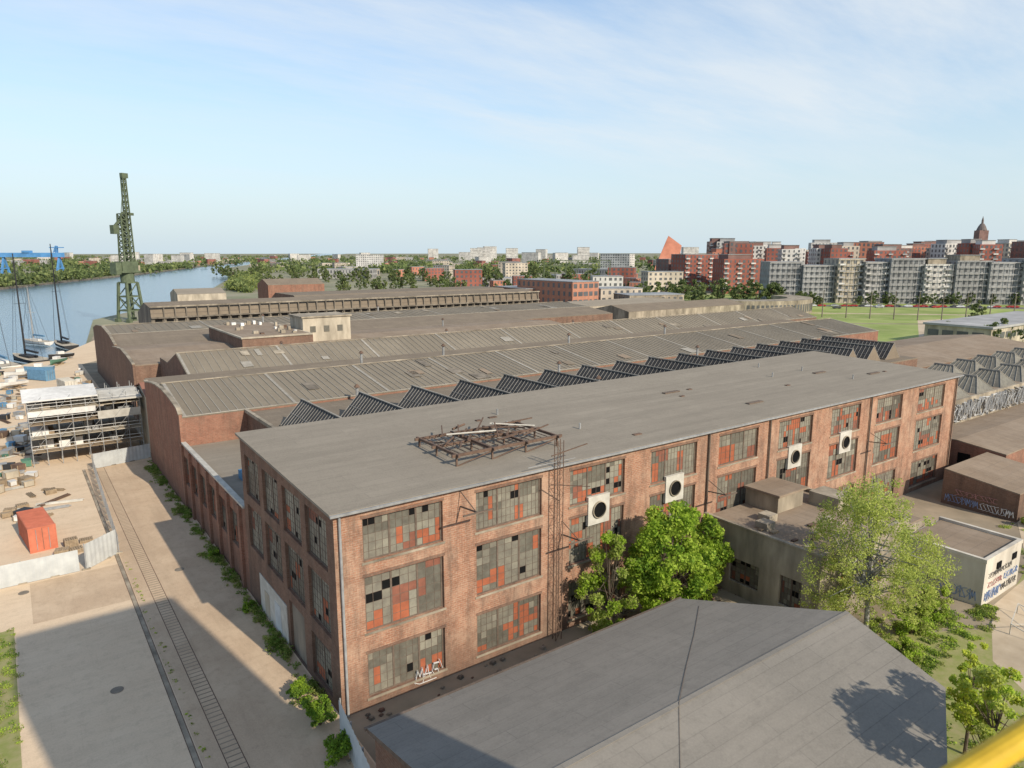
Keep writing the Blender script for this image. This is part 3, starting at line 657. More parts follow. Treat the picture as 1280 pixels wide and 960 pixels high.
# weeds
rnd=random.Random(2)
cl=[]; yy=41
while yy<111:
    dens=.5+.5*math.sin(yy*.9)+.4*math.sin(yy*.37+1)
    for k in range(max(1,int(7*dens))): cl.append((14.75-abs(rnd.gauss(0,.35+.25*max(0,dens))),yy+rnd.uniform(-.3,.3),rnd.uniform(0,.2+.2*max(0,dens)),rnd.uniform(.12,.42)))
    yy+=.45
leaves("weeds",cl,30000,.12,["weed","weed2","weed2","weed"],None,4,.6,kind="stuff")
cl=[(rnd.uniform(-4.5,-2.2),rnd.uniform(38,66),.05,rnd.uniform(.2,.5)) for i in range(130)]+[(6.9+rnd.gauss(0,.1),rnd.uniform(38,75),.02,rnd.uniform(.08,.2)) for i in range(60)]
leaves("weeds",cl,9000,.11,["weed","weed2","leaf_light"],None,5,.4,kind="stuff")
cl=[]
for i in range(300):
    x=rnd.uniform(42,66); y=rnd.uniform(10,27) if x<50 else rnd.uniform(20,26) if x<64 else rnd.uniform(21,22); cl.append((x,y,.1,rnd.uniform(.2,.6)))
for i in range(60): cl.append((rnd.uniform(72,98),22+rnd.uniform(0,7),.1,rnd.uniform(.2,.7)))
leaves("weeds",cl,26000,.14,["weed","weed2","leaf_light"],None,6,.35,kind="stuff")
def shrub(at,r,h,label,seed,n=2500,size=.14,mats=("weed","leaf_mid","leaf_dark"),group=None):
    e=root("shrub",at,label,"shrub",group,world=False); rn=random.Random(seed)
    cl=[(rn.uniform(-r,r)*.75,rn.uniform(-r,r)*.75,rn.uniform(.15,.85)*h,r*rn.uniform(.15,.4)) for _ in range(22)]
    b=B()
    for c in cl[::2]: b.cyl((0,0,0),c[:3],.04,.01,"bark",5)
    b.obj("stem",e); leaves("crown",cl,n,size,list(mats),e,seed); return e
shrub((13.6,40.2,0),1.1,2.,"leafy green shrub growing at the hall corner",1,4000)
shrub((13.2,36.5,0),1.2,1.6,"low green shrub beside the corrugated gate",2,4000)
shrub((13.3,43.6,0),.9,1.3,"weedy shrub against the wall base",3)
for i,(x,y) in enumerate([(14,58),(14.2,71)]): shrub((x,y,0),.6,.8,"small weedy shrub sprouting along the brick wall",20+i,1200,group="shrubs sprouting along the brick wall")
for i,(x,y,r) in enumerate([(56,23.5,1.4),(60,23.5,1.2),(52,22,1.3),(63,25,1.2),(90,26.5,1.3)]): shrub((x,y,0),r,1.5,"light green bush in the rough grass",40+i,3000,.16,("leaf_light","weed2","leaf_mid"),group="bushes in the rough grass")
# trees near
tree("broadleaf_tree",(41.3,35.6,0),10.4,4.3,"dense bright green tree growing against the brick hall",["leaf_mid","leaf_light","leaf_mid","leaf_light","leaf_dark"],30000,.24,11,nclump=130,base=.02,cmin=.08,cmax=.22)
tree("broadleaf_tree",(47.2,37.,0),8.,2.6,"smaller green tree beside the concrete annex",["leaf_mid","leaf_light","leaf_dark"],13000,.22,12,nclump=70,base=.02,cmin=.1,cmax=.24)
tree("broadleaf_tree",(36.2,37.2,0),8.6,2.7,"thin olive green sapling against the brick facade",["birch_leaf2","leaf_mid"],10000,.19,13,nclump=60,base=.02,cmin=.1,cmax=.24)
tree("birch_tree",(53.2,25.6,0),13.2,5.9,"airy pale green birch with drooping branches by the annex",["birch_leaf","birch_leaf2","birch_leaf"],32000,.15,14,"birch_bark",True,nclump=120,base=.06,cmin=.07,cmax=.2)
tree("young_tree",(41.4,12.8,0),8.0,2.3,"young yellow-green tree next to the felt roof",["bush_yellow","birch_leaf","leaf_light"],7500,.17,15,nclump=60,base=.3,cmin=.09,cmax=.22)
tree("young_tree",(44.4,14.8,0),7.4,1.8,"young yellow-green tree standing in rough grass",["bush_yellow","leaf_light","birch_leaf"],5000,.17,16,nclump=40,base=.3,cmin=.1,cmax=.24)
tree("young_tree",(36.4,3.6,0),15,5.2,"tall sparse tree shading the felt roof",["leaf_mid","birch_leaf"],15000,.34,17,nclump=44,base=.45)
e=root("metal_frame",(66,17,0),"pale metal goal-like frame lying on the dirt path","metal frame")
b=B(); c=[(62.5,16.,.1),(67.,17.,.1),(66.6,19.8,.9),(62.3,18.8,.9)]
for i in range(4): b.beam(c[i],c[(i+1)%4],.06,"panel_white")
b.beam(c[0],c[2],.04,"panel_white"); b.beam(c[1],c[3],.04,"panel_white"); 
for p in c[2:]: b.beam(p,(p[0],p[1],0),.06,"panel_white")
b.obj("frame",e)

# ------------------------------------------------------------ unseen crane house by the viewer, added to cast the street shadow
e=root("crane_shadow_block",(14,-6,0),"unseen grey crane house beside the viewer, sized to shade the street","crane")
b=B(); b.box(8.2,19.8,-10,-1.,12,41.5,"metal_grey"); b.obj("machine_house",e)  # out-of-view block, sized so its shadow covers the lower street
for x in (8.8,19.2):
    for y in (-9.4,-1.6):
        b=B(); b.box(x-.6,x+.6,y-.6,y+.6,0,12,"metal_grey"); b.obj("leg",e)
b=B(); b.box(-1.5,8.15,-3.,.25,28.2,28.3,"metal_grey"); b.obj("walkway",e)
e=root("safety_railing",(.9,.3,28.3),"yellow painted steel handrail of the viewing platform","railing")
p1,p2=Vector((.920,.317,29.332)),Vector((1.029,.257,29.406)); d=p2-p1
b=B(); b.cyl(p1-d*1.2,p1+d*5,.018,.018,"yellow",16); b.obj("handrail",e)
for k in (5,-1.1):
    b=B(); q=p1+d*k; b.cyl(q,(q.x,q.y,28.3),.016,.016,"yellow",12); b.obj("post",e)

# ============================================================ QUAY CLUTTER
def container(at,rot,mat,label,L=6.1):
    e=root("shipping_container",at,label,"container",rot=rot,world=False); b=B(); w,h=2.44,2.6
    b.box(-w/2+.03,w/2-.03,-L/2+.03,L/2-.03,.12,h-.03,mat)
    n=int(L/.28)
    for i in range(n):
        y=-L/2+.1+(L-.2)*i/n
        for s in (-1,1): b.box(s*(w/2-.03)-.02,s*(w/2-.03)+.02,y,y+.14,.2,h-.1,mat)
        b.box(-w/2+.1,w/2-.1,y,y+.14,h-.03,h-.005,mat)
    b.obj("body",e); b=B()
    for x in (-w/2,w/2-.1):
        for y in (-L/2,L/2-.1): b.box(x,x+.1,y,y+.1,0,h,mat)
    for y in (-L/2,L/2-.1): b.box(-w/2+.1,w/2-.1,y,y+.1,0,.15,mat); b.box(-w/2+.1,w/2-.1,y,y+.1,h-.12,h+.005,mat)
    b.obj("frame",e); b=B()
    for x in (-.55,.55): b.beam((x,-L/2-.03,.2),(x,-L/2-.03,2.4),.05,"metal_grey")
    b.box(-.02,.02,-L/2-.01,-L/2+.03,.15,2.45,"frame_iron"); b.obj("door",e)
    return e
container((.1,86,0.012),.12,"container_red","orange-red steel shipping container on the concrete yard",6.6)
container((5,200,0.012),.6,"tarp_blue","blue shipping container near the yachts")
container((9,180,0.012),.2,"panel_white","white shipping container by the quay workshops")
def pallet(at,rot,k,label="stack of wooden pallets on the concrete yard"):
    e=root("pallet_stack",at,label,"pallets","pallet stacks on the quay",rot=rot,world=False); b=B()
    for j in range(k):
        z=.15*j
        for i in range(6): b.box(-.6+.21*i,-.45+.21*i,-.5,.5,z+.11,z+.14,"wood")
        for i in range(3): b.box(-.6,.6,-.5+.44*i,-.4+.44*i,z,z+.107,"wood")
    b.obj("slats",e); return e
rnd=random.Random(21)
for (x,y,k) in [(1.9,80.2,5),(3.1,80.5,3),(2.8,82.3,6),(4.2,83,2),(-2.2,97,5),(-1,99,3),(2,103,4),(-3,110,6)]:
    pallet((x,y,.012),rnd.uniform(-.3,.3),k)
def crate(at,rot,mat,s,label):
    e=root("crate",at,label,"crate","crates and boxes on the quay",rot=rot,world=False); b=B(); b.box(-s/2,s/2,-s*.4,s*.4,.08,s*.6,mat); b.obj("box",e)
    b=B()
    for x in (-s/2-.03,s/2-.05):
        for y in (-s*.4-.03,s*.4-.05): b.box(x,x+.08,y,y+.08,0,s*.6+.02,"wood")
    b.box(-s/2-.02,s/2+.02,-s*.4-.02,s*.4+.02,s*.6+.003,s*.6+.06,"wood" if mat=="wood" else mat); b.obj("lid",e)
cm=["white","wood","metal_grey","concrete_pale","concrete_pale","metal_grey","wood","white","rust","tarp_green","black","tarp_blue"]
for i in range(100):
    y=rnd.uniform(92,215); x=rnd.uniform(-3.8,1.) if y<128 else rnd.choice([rnd.uniform(-3.5,1),rnd.uniform(10,14)]); m=rnd.choice(cm)
    crate((x,y,.012),rnd.uniform(0,3),m,rnd.uniform(.5,1.6),{"white":"white boxed equipment on the quay","wood":"wooden crate on the quay","tarp_blue":"blue covered crate on the quay","metal_grey":"grey metal box on the quay","concrete_pale":"pale box of materials on the quay","tarp_green":"green crate on the quay","rust":"rusty skip box on the quay","black":"black equipment case on the quay"}[m])
for i in range(50):
    y=rnd.uniform(92,190); x=rnd.uniform(-3.5,3); L=rnd.uniform(2,5); a=rnd.uniform(0,3)
    e=root("pole_bundle",(x,y,.02),"bundle of grey scaffold poles lying on the quay","pole bundle","pole bundles on the quay",rot=a,world=False)
    b=B(); mt=rnd.choice(["metal_grey","wood","rust","panel_white"])
    for j in range(6): b.beam((-.25+.1*j,-L/2+rnd.uniform(-.2,.2),.08+.08*(j%2)),(-.25+.1*j,L/2,.08+.08*(j%2)),.08,mt)
    b.obj("pole",e)
def hull(b,L,W,H,mat,deck,z=0):
    n=12;sec=[]
    for i in range(n+1):
        t=i/n; y=-L/2+L*t; w=W/2*(math.sin(math.pi*min(1,(t*.62+.38)))**.7 if t<1 else .02)
        w=max(w,.02); sh=H*(1+.25*t*t)
        sec.append([(-w,y,z+sh),(-w*.85,y,z+sh*.45),(0,y,z+.02),(w*.85,y,z+sh*.45),(w,y,z+sh)])
    for i in range(n):
        for k in range(4): b.poly([sec[i][k],sec[i+1][k],sec[i+1][k+1],sec[i][k+1]],mat)
        b.poly([sec[i][4],sec[i+1][4],sec[i+1][0],sec[i][0]],deck)
    b.poly(sec[0],mat)
def yacht(at,rot,L,mh,hm,mm,label):
    e=root("sailing_yacht",at,label,"yacht","sailing yachts moored at the quay",rot=rot,world=False)
    b=B(); hull(b,L,L*.26,L*.09,hm,"concrete_pale"); b.obj("hull",e)
    b=B(); z=L*.09; b.box(-L*.06,L*.06,-L*.18,L*.15,z,z+.7,"white" if hm=="white" else "black"); b.obj("cabin",e)
    b=B(); b.cyl((0,L*.08,z),(0,L*.08,mh),.3,.14,mm,8); b.obj("mast",e)
    b=B(); b.beam((0,L*.06,z+2),(0,-L*.33,z+1.8),.5,"tarp_blue" if mm!="black" else "black"); b.obj("boom",e)
    b=B()
    for s in (-1,1):
        b.beam((s*L*.12,L*.05,z),(0,L*.08,mh*.97),.05,"black"); b.beam((0,L*.08,mh*.55),(s*1.5,L*.06,mh*.55),.1,mm)
    b.beam((0,L*.5,z+.3),(0,L*.08,mh*.98),.07,"black"); b.beam((0,-L*.48,z),(0,L*.08,mh),.05,"black"); b.obj("rigging",e)
yacht((3.5,243,-1.4),.35,20,31,"black","black","black racing yacht with tall black mast at the quay")
yacht((14,276,-1.4),.2,18,34,"black","black","dark hulled yacht with black mast moored by the bank")
yacht((-3.,236,-1.4),.25,19,30,"white","white","white yacht with tall white mast at the quay")
yacht((7,292,-1.4),.5,15,20,"white","metal_grey","white sailing yacht with grey mast on the river")
for i,(x,y) in enumerate([(1,205),(5,212),(9.5,224),(-1,190),(11,235)]):
    e=root("small_boat",(x,y,.5),"small boat resting on a cradle on the quay","boat","small boats on cradles on the quay",rot=rnd.uniform(0,3),world=False)
    b=B(); hull(b,6.5,2.3,1.1,("white","tarp_blue","tarp_green","white","black")[i],"panel_white"); b.obj("hull",e)
    b=B(); b.box(-.6,.6,-.8,.9,1.1,1.9,"white"); b.obj("cabin",e); b=B()
    for yy in (-1.5,1.5): b.box(-.9,.9,yy-.1,yy+.1,-.5,.05,"wood")
    b.box(-.1,.1,-1.4,1.4,-.45,-.3,"wood"); b.obj("cradle",e)
e=root("scaffold_structure",(1,118,0),"multi-level scaffold stage with white tarpaulin roof beside the street","scaffolding")
b=B(); c=B(); t=B()
nx,ny,nz=8,4,5
for i in range(nx+1):
    for j in range(ny+1):
        b.beam((.8+1.75*i,117.2+2.4*j,0),(.8+1.75*i,117.2+2.4*j,9.6),.09,"metal_grey")
for k in range(1,nz):
    z=2*k
    c.box(.8,14.8,117.3,126.6,z-.08,z,"wood" if k%2 else "concrete_pale")
    for zz in (z+.5,z+1.): b.beam((.8,117.15,zz),(14.8,117.15,zz),.06,"white"); b.beam((.75,117.2,zz),(.75,126.8,zz),.06,"white")
    for i in range(0,nx,2): b.beam((.8+1.75*i,117.1,z),(.8+1.75*(i+1),117.1,z+2),.05,"metal_grey")
    for i in range(6):
        x=rnd.uniform(1,13); c.box(x,x+rnd.uniform(.5,2),118+rnd.uniform(0,4),122.3+rnd.uniform(0,2),z+.003,z+rnd.uniform(.4,1.3),rnd.choice(["white","metal_grey","wood","concrete_pale"]))
b.obj("pole",e); c.obj("deck",e)
t.ext([(116.8,9.6),(122,10.5),(127.2,9.6),(127.2,9.4),(116.8,9.4)],.3,9.4,"white"); t.ext([(116.8,8.7),(122,9.3),(127.2,8.7),(127.2,8.5),(116.8,8.5)],9.5,15.1,"panel_white")
t.box(.76,9.,117.08,117.14,7.2,8.,"white"); t.box(9.2,14.8,117.08,117.14,5.9,7.1,"panel_white"); t.obj("tarpaulin_roof",e)

# cars
def car(at,rot,mat,label):
    e=root("parked_car",at,label,"car","cars parked along the road",rot=rot,world=False); b=B()
    b.ext([(-2.1,.35),(-2.15,.75),(-1.9,.95),(-1.5,1.0),(1.2,.95),(2.05,.8),(2.15,.35)],-.86,.86,mat); b.ext([(-1.4,1.003),(-1.,1.42),(.35,1.45),(1.05,.98)],-.72,.72,mat); b.obj("body",e)
    b=B(); b.ext([(-1.2,1.03),(-.93,1.36),(.3,1.39),(.82,1.03)],-.735,-.723,"glass_dim"); b.ext([(-1.2,1.03),(-.93,1.36),(.3,1.39),(.82,1.03)],.723,.735,"glass_dim"); b.obj("side_window",e)
    for x in (-.75,.75):
        for y in (-1.35,1.35):
            b=B(); b.cyl((x-.1,y,.33),(x+.1,y,.33),.33,.33,"tyre",12); b.obj("wheel",e)
    return e
cars=[car((*loc(.40,380),.02),YAW+1.57,"car_white","white hatchback parked beside the road"),car((*loc(.46,380),.02),YAW+1.57,"car_dark","dark saloon car parked beside the road"),car((*loc(.52,385),.02),YAW+1.57,"car_silver","silver car parked beside the road"),car((*loc(.6,385),.02),YAW+1.57,"car_red","red car parked beside the road")]
for i in range(26):
    p=loc(.39+.013*i+rnd.uniform(-.004,.004),398-.5*i); clone(rnd.choice(cars),(p[0],p[1],.02),YAW+1.4)
for x,y in ((296,128),(303,131),(230,104),(236,106)): clone(rnd.choice(cars),(x,y,.02),rnd.uniform(0,3))
pole=root("street_pole",(*loc(.44,330),0),"tall grey street lamp pole beside the field","street lamp","lamp poles along the green field",world=False)
b=B(); b.cyl((0,0,0),(0,0,13),.28,.15,"concrete_dark"); b.obj("mast",pole); b=B(); b.beam((-1.2,0,12.9),(1.2,0,12.9),.25,"metal_grey"); b.obj("lamp_arm",pole)
for i in range(1,9): clone(pole,(*loc(.44+.034*i,330-4*i),0))
e=root("low_white_building",(250,90,0),"long low white building with dark window band beside the yard","building")
b=B(); b.box(252,330,92,112,0,6,"concrete_pale"); b.obj("wall",e); b=B(); b.box(251.5,330.5,91.5,112.5,6.003,6.7,"apt_grey"); b.obj("roof",e)
for k in range(16):
    b=B(); b.box(254+4.7*k,257.8+4.7*k,91.93,91.99,2.6,4.6,"far_window"); b.obj("window",e)
for k in range(4):
    b=B(); b.box(251.92,251.99,94+4.5*k,97.4+4.5*k,2.6,4.6,"far_window"); b.obj("window",e)

# ============================================================ HARBOUR CRANE (green)
cx,cy=44,348
cr=root("harbour_crane",(cx,cy,0),"tall dark green harbour crane with raised jib on the quay","crane",rot=.5,world=False)
g="crane_green"
def lattice(b,p,q,w0,w1,n,mat,th=.3):
    p=Vector(p);q=Vector(q);d=(q-p).normalized();a=d.cross(Vector((0,1,0))).normalized();c=a.cross(d).normalized()
    pts=[]
    for i in range(n+1):
        t=i/n;w=(w0+(w1-w0)*t)/2;o=p.lerp(q,t); pts.append([o+a*w+c*w,o-a*w+c*w,o-a*w-c*w,o+a*w-c*w])
    for i in range(n):
        for k in range(4):
            b.beam(pts[i][k],pts[i+1][k],th,mat); b.beam(pts[i][k],pts[i+1][(k+1)%4],th*.7,mat); b.beam(pts[i+1][k],pts[i+1][(k+1)%4],th*.7,mat)
b=B(); W=3.7
for x in (-W,W):
    for y in (-W,W): b.beam((x,y,0),(x*.7,y*.7,17),.95,g); b.box(x-.8,x+.8,y-1.1,y+1.1,0,1.5,g)
for z,s in ((5,.91),(11,.8),(17,.7)):
    s*=W
    for p,q in (((-1,-1),(1,-1)),((1,-1),(1,1)),((1,1),(-1,1)),((-1,1),(-1,-1))): b.beam((p[0]*s,p[1]*s,z),(q[0]*s,q[1]*s,z),.6,g)
for s in (-1,1):
    a,c_,d_=W*.91,W*.8,W*.7
    b.beam((-a,s*a,5),(c_,s*c_,11),.35,g); b.beam((a,s*a,5),(-c_,s*c_,11),.35,g); b.beam((s*a,-a,5),(s*c_,c_,11),.35,g); b.beam((-c_,s*c_,11),(d_,s*d_,17),.35,g)
b.obj("portal",cr)
b=B(); b.cyl((0,0,17),(0,0,21),2.8,2.8,g,16); b.box(-3.6,3.8,-2.6,2.6,21,26,g); b.box(-6.2,-3.6,-2,2.,20.6,25.6,g); b.obj("machine_house",cr)
b=B(); b.box(3.803,5.4,-1.5,.9,22,24.2,"concrete"); b.obj("cab",cr)
b=B(); b.box(-4.4,4.4,-3.3,-3.1,21.2,22.,g); b.obj("walkway_rail",cr)
b=B(); lattice(b,(0,0,26),(0,0,46),3.4,2.2,8,g,.5); b.obj("tower",cr)
b=B(); lattice(b,(2.6,0,26),(2.6,0,62),2.2,1.3,15,g,.4); b.box(1.6,4.4,-.8,.8,61,63,g); b.obj("jib",cr)
b=B(); b.beam((0,0,46),(3,0,48),.6,g); b.beam((0,0,44.5),(-3.4,0,41),.8,g); b.box(-5,-2.4,-1.2,1.2,37.5,41.2,g); b.beam((0,0,46),(2.4,0,60),.2,g); b.box(2.8,5.6,-.5,.5,45.5,46.6,g); b.obj("counterweight",cr)
p=loc(-.672,980)
gc=root("gantry_crane",(*p,0),"large blue portal gantry crane on the far bank","gantry crane",rot=YAW,world=False)
g="crane_blue"; b=B(); b.box(-44,44,-3,3,23,29,g); b.obj("girder",gc)
b=B()
for s in (-1,1): b.beam((s*38,-8,0),(s*38,0,23),2.4,g); b.beam((s*38,8,0),(s*38,0,23),2.4,g); b.beam((s*38,-8,8),(s*38,8,8),1.6,g)
b.obj("leg",gc); b=B(); lattice(b,(34,0,29),(36,0,38),4,2,4,g,.8); b.beam((26,0,36),(46,0,36),1.2,g); b.box(-10,0,-4,4,29.003,32,g); b.obj("trolley",gc)

# ============================================================ CITY
def block(name,at,rot,w,d,h,st,wm,label,cat="apartment building",group=None,balc=False,top=None,scaf=False,win="far_window",ww=1.5):
    e=root(name,(at[0],at[1],0),label,cat,group,rot=rot,world=False)
    b=B(); b.box(-w/2,w/2,0,d,0,h,wm)
    if top: b.box(-w/2+w*.12,w/2-w*.3,2,d-2,h+.003,h+3,top)
    b.obj("wall",e); b=B(); b.box(-w/2-.2,w/2+.2,-.2,d+.2,h+ (.0 if not top else -.3)+.006,h+.35+(0 if not top else -.3),"metal_grey") if not top else b.box(-w/2+w*.12-.3,w/2-w*.3+.3,1.6,d-1.6,h+3.003,h+3.4,"metal_grey"); b.obj("roof",e)
    b=B(); n=max(2,int(w/3.3)); fh=h/st
    rn=random.Random(int(at[0])+int(h))
    for k in range(st):
        for i in range(n):
            x=-w/2+w*(i+.5)/n; ws=ww*rn.choice([.6,1,1.3]); b.poly([(x-ws/2,-.08,k*fh+.9),(x+ws/2,-.08,k*fh+.9),(x+ws/2,-.08,k*fh+fh*.78),(x-ws/2,-.08,k*fh+fh*.78)],win)
        m=max(1,int(d/4))
        for i in range(m):
            y=d*(i+.5)/m
            for s in (-1,1): b.poly([(s*(w/2+.08),y-.8,k*fh+.9),(s*(w/2+.08),y+.8,k*fh+.9),(s*(w/2+.08),y+.8,k*fh+fh*.8),(s*(w/2+.08),y-.8,k*fh+fh*.8)],win)
    b.obj("window",e,kind="stuff")
    if balc:
        b=B()
        for k in range(1,st):
            for i in range(0,n,3):
                x=-w/2+w*(i+.5)/n; b.box(x-1.7,x+1.7,-1.4,-.1,k*fh-.1,k*fh+.95,rn.choice(["apt_white","apt_grey"]))
        b.obj("balcony",e,kind="stuff")
    if scaf:
        b=B()
        for k in range(st+1): b.box(-w/2,w/2,-1.6,-1.2,k*fh-.14,k*fh+.14,"apt_grey")
        for i in range(int(w/3)+1): b.box(-w/2+3*i,-w/2+3*i+.18,-1.5,-1.3,0,h,"apt_grey")
        b.obj("scaffolding",e,kind="stuff")
    return e
W0=YAW
block("apartment_building",loc(.27,560),W0+.35,36,20,28,8,"apt_red","dark red brick apartment block with white balconies",balc=True)
block("apartment_building",loc(.325,520),W0+.1,30,22,25,7,"apt_red","dark red brick apartment block with balconies",balc=True,top="apt_brown")
block("apartment_building",loc(.235,590),W0+.4,22,18,24,7,"apt_brown","dark brick corner apartment block")
block("apartment_building",loc(.305,640),W0,32,20,30,9,"apt_orange","orange-red apartment block with white upper floor",top="apt_orange",balc=True)
rq=random.Random(31)
for i,(t,wd,m,h) in enumerate([(.385,20,"net_grey",24),(.432,20,"net_grey",22),(.476,16,"concrete_pale",26),(.513,15,"apt_grey",24),(.555,20,"net_grey",26),(.602,18,"apt_white",23),(.648,20,"net_grey",25),(.695,19,"net_grey",24),(.74,18,"apt_grey",26),(.785,20,"net_grey",24)]):
    block("construction_block",loc(t,428-2.6*i),W0+rq.uniform(-.03,.1),wd,18,h,7,m,{"net_grey":"grey netted apartment block under construction beside the field","concrete_pale":"pale unfinished concrete apartment block with scaffolding","apt_grey":"grey concrete apartment block with scaffolding","apt_white":"white rendered apartment block with scaffolding"}[m],group="apartment blocks under construction",scaf=True,top=rq.choice([None,"concrete","apt_white"]),balc=rq.random()<.4,ww=rq.choice([1.4,1.9]))
rb=random.Random(12)
wm=[("apt_white","white modern apartment block in the dense quarter"),("apt_orange","orange-red brick apartment block in the dense quarter"),("apt_red","red brick apartment block in the dense quarter"),("apt_cream","cream apartment block in the dense quarter"),("apt_white","white modern apartment block in the dense quarter"),("apt_brown","brown brick apartment block in the dense quarter"),("apt_red","red brick apartment block in the dense quarter")]
for i in range(50):
    t=.29+i*.0108+rb.uniform(-.006,.006); D=rb.uniform(560,800); m,l=wm[rb.randint(0,6)]
    block("apartment_building",loc(t,D),W0+rb.uniform(-.3,.3),rb.uniform(14,30),16,30+ (D/895)*rb.uniform(0,13),9,m,l,group="apartment blocks of the dense quarter",balc=rb.random()<.5,top=rb.choice([None,"apt_white","apt_grey","apt_brown"]))
p=loc(.212,900); e=root("tilted_red_tower",(*p,0),"slanted orange-red triangular museum tower","museum",rot=YAW,world=False)
b=B(); fr_=[(-13,0),(-10,12),(5,50),(22,38),(17,0)]
b.poly([(x,0,z) for x,z in fr_],"museum_red"); b.poly([(x*.7+3,18,z*.9) for x,z in reversed(fr_)],"museum_red")
for i in range(len(fr_)):
    (xa,za),(xb,zb)=fr_[i],fr_[(i+1)%len(fr_)]; b.poly([(xa,0,za),(xb,0,zb),(xb*.7+3,18,zb*.9),(xa*.7+3,18,za*.9)],"museum_red")
b.obj("wall",e)
b=B(); b.poly([(13,-.1,2),(17,-.1,2),(20,-.1,30)],"far_window"); b.obj("glass_face",e)
p=loc(.652,1500); e=root("church_tower",(*p,0),"massive brick gothic church tower with small spire cap","church",rot=YAW,world=False)
b=B(); b.box(-9.5,9.5,-9,9,0,74,"apt_brown"); b.obj("wall",e)
b=B(); b.cyl((0,0,74),(0,0,82),10,7,"dome_dark",12); b.cyl((0,0,82),(0,0,88),7,3.4,"dome_dark",12); b.cyl((0,0,88),(0,0,94),2.2,2.,"dome_dark",8); b.cyl((0,0,94),(0,0,103),2.2,.2,"dome_dark",8); b.obj("roof",e)
block("brick_office",loc(.104,350),W0+.62,17,46,15.5,4,"brick_bright","orange brick industrial building with flat roof and tall windows","industrial building",top=None,ww=2.2)
block("industrial_building",loc(.045,372),W0+.5,22,34,11,3,"brick_dark","dark brick industrial building with glazed side","industrial building")
block("industrial_building",loc(.155,372),W0+.3,24,18,11,3,"apt_cream","pale flat-roofed office beside the workshops","office")
block("industrial_building",loc(.205,350),W0+.3,30,18,9,2,"concrete","low stained workshop office with flat roof","office")
block("industrial_building",loc(.135,470),W0,20,14,14,4,"apt_white","white four-storey office building among trees","office")
cc=loc(.32,372); e=root("crescent_building",(*cc,0),"curved pale colonnaded low building with dark openings","building",world=False)
b=B();w=B();R=36
for i in range(40):
    a0=math.radians(-168+i*3.6)+YAW+.9; a1=math.radians(-168+(i+1)*3.6)+YAW+.9
    q=[(R*math.cos(a),R*math.sin(a)) for a in (a0,a1)]; q2=[((R-12)*math.cos(a),(R-12)*math.sin(a)) for a in (a0,a1)]
    b.hexa([(*q[0],0),(*q[1],0),(*q2[1],0),(*q2[0],0),(*q[0],7),(*q[1],7),(*q2[1],7),(*q2[0],7)],"concrete")
    o_=[((R+.12)*math.cos(a),(R+.12)*math.sin(a)) for a in (a0+.014,a1-.014)]
    w.poly([(*o_[0],1.2),(*o_[1],1.2),(*o_[1],5),(*o_[0],5)],"far_window")
b.obj("wall",e); w.obj("window",e,kind="stuff")
gable_hall("old_workshop","long low hall with grey roof leading to the crescent",196,268,[(196,7),(206,9.),(216,7)],"concrete","roof_old",None)
gable_hall("old_workshop","low workshop with rusty brown roof next to the field",176,232,[(140,7),(152,9),(164,7)],"brick_dark","roof_old",None)
gable_hall("old_workshop","low grey roofed workshop with pale walls among the yards",205,275,[(236,6),(244,8),(252,6)],"concrete_pale","roof_tar",None)
protos=[]
for k,(m,l,w,d,h,st) in enumerate([("apt_white","distant white slab block on the skyline",40,14,26,9),("apt_cream","distant cream apartment block with flat roof",26,12,16,5),("apt_red","distant red brick tenement house",22,12,14,4),("apt_grey","distant grey flat-roofed warehouse",60,25,10,2),("apt_orange","distant orange roofed house",16,11,9,2),("apt_cream","distant low pale hall building",50,20,7,1)]):
    pr=block("distant_building",loc(-.2+.1*k,1100+60*k),W0,w,d,h,st,m,l,"building",group="distant city buildings"); protos.append(pr)
for i in range(240):
    D=440+2600*rb.random()**1.4; t=rb.uniform(-.72,.78)
    if t<-.30 and D<1300: D=rb.uniform(1400,3000)
    if t<-.1 and D<750: D=rb.uniform(800,2500)
    if -.1<=t<.18 and D<480: D+=150
    if t>.22 and D<700: D=rb.uniform(850,2800)
    x,y=loc(t,D); clone(protos[rb.choice([1,2,4,4,3,5,0] if D>900 else [1,2,4,3,2,4])],(x,y,0),W0+rb.uniform(-.8,.8),rb.uniform(.7,1.15))
for t,D,s in [(-.508,1500,1.),(-.497,1520,1),(-.47,1500,.9),(-.05,2300,1.6),(-.04,2350,1.7),(.0,2300,1.6),(-.03,2600,1.9),(.04,2500,1.5),(.25,1800,1.6),(-.11,2700,1.6),(.1,2600,1.8)]:
    x,y=loc(t,D); clone(protos[0],(x,y,0),W0+rb.uniform(-.5,.5),(s*.6,s,s))
tr=root("steel_portal_frame",(*loc(.045,520),0),"row of pale green steel portal frames of an old slipway","steel frame",world=False,rot=YAW)
b=B()
for k in range(7):
    b.beam((k*8,0,0),(k*8,0,24),.6,"crane_green")
    if k<6: b.beam((k*8,0,24),(k*8+8,0,24),.5,"crane_green"); b.beam((k*8,0,20),(k*8+8,0,24),.3,"crane_green"); b.beam((k*8,0,20),(k*8+8,0,20),.4,"crane_green")
b.obj("frame",tr)
tp=[]
for k in range(4):
    tp.append(tree("deciduous_tree",(*loc(.02+.03*k,560),0),13+2*k,6+.8*k,"round green tree in the harbour district",["far_leaf","far_leaf2","far_leaf3"],1100,1.3,60+k,group="trees of the harbour district",nclump=30,base=.08))
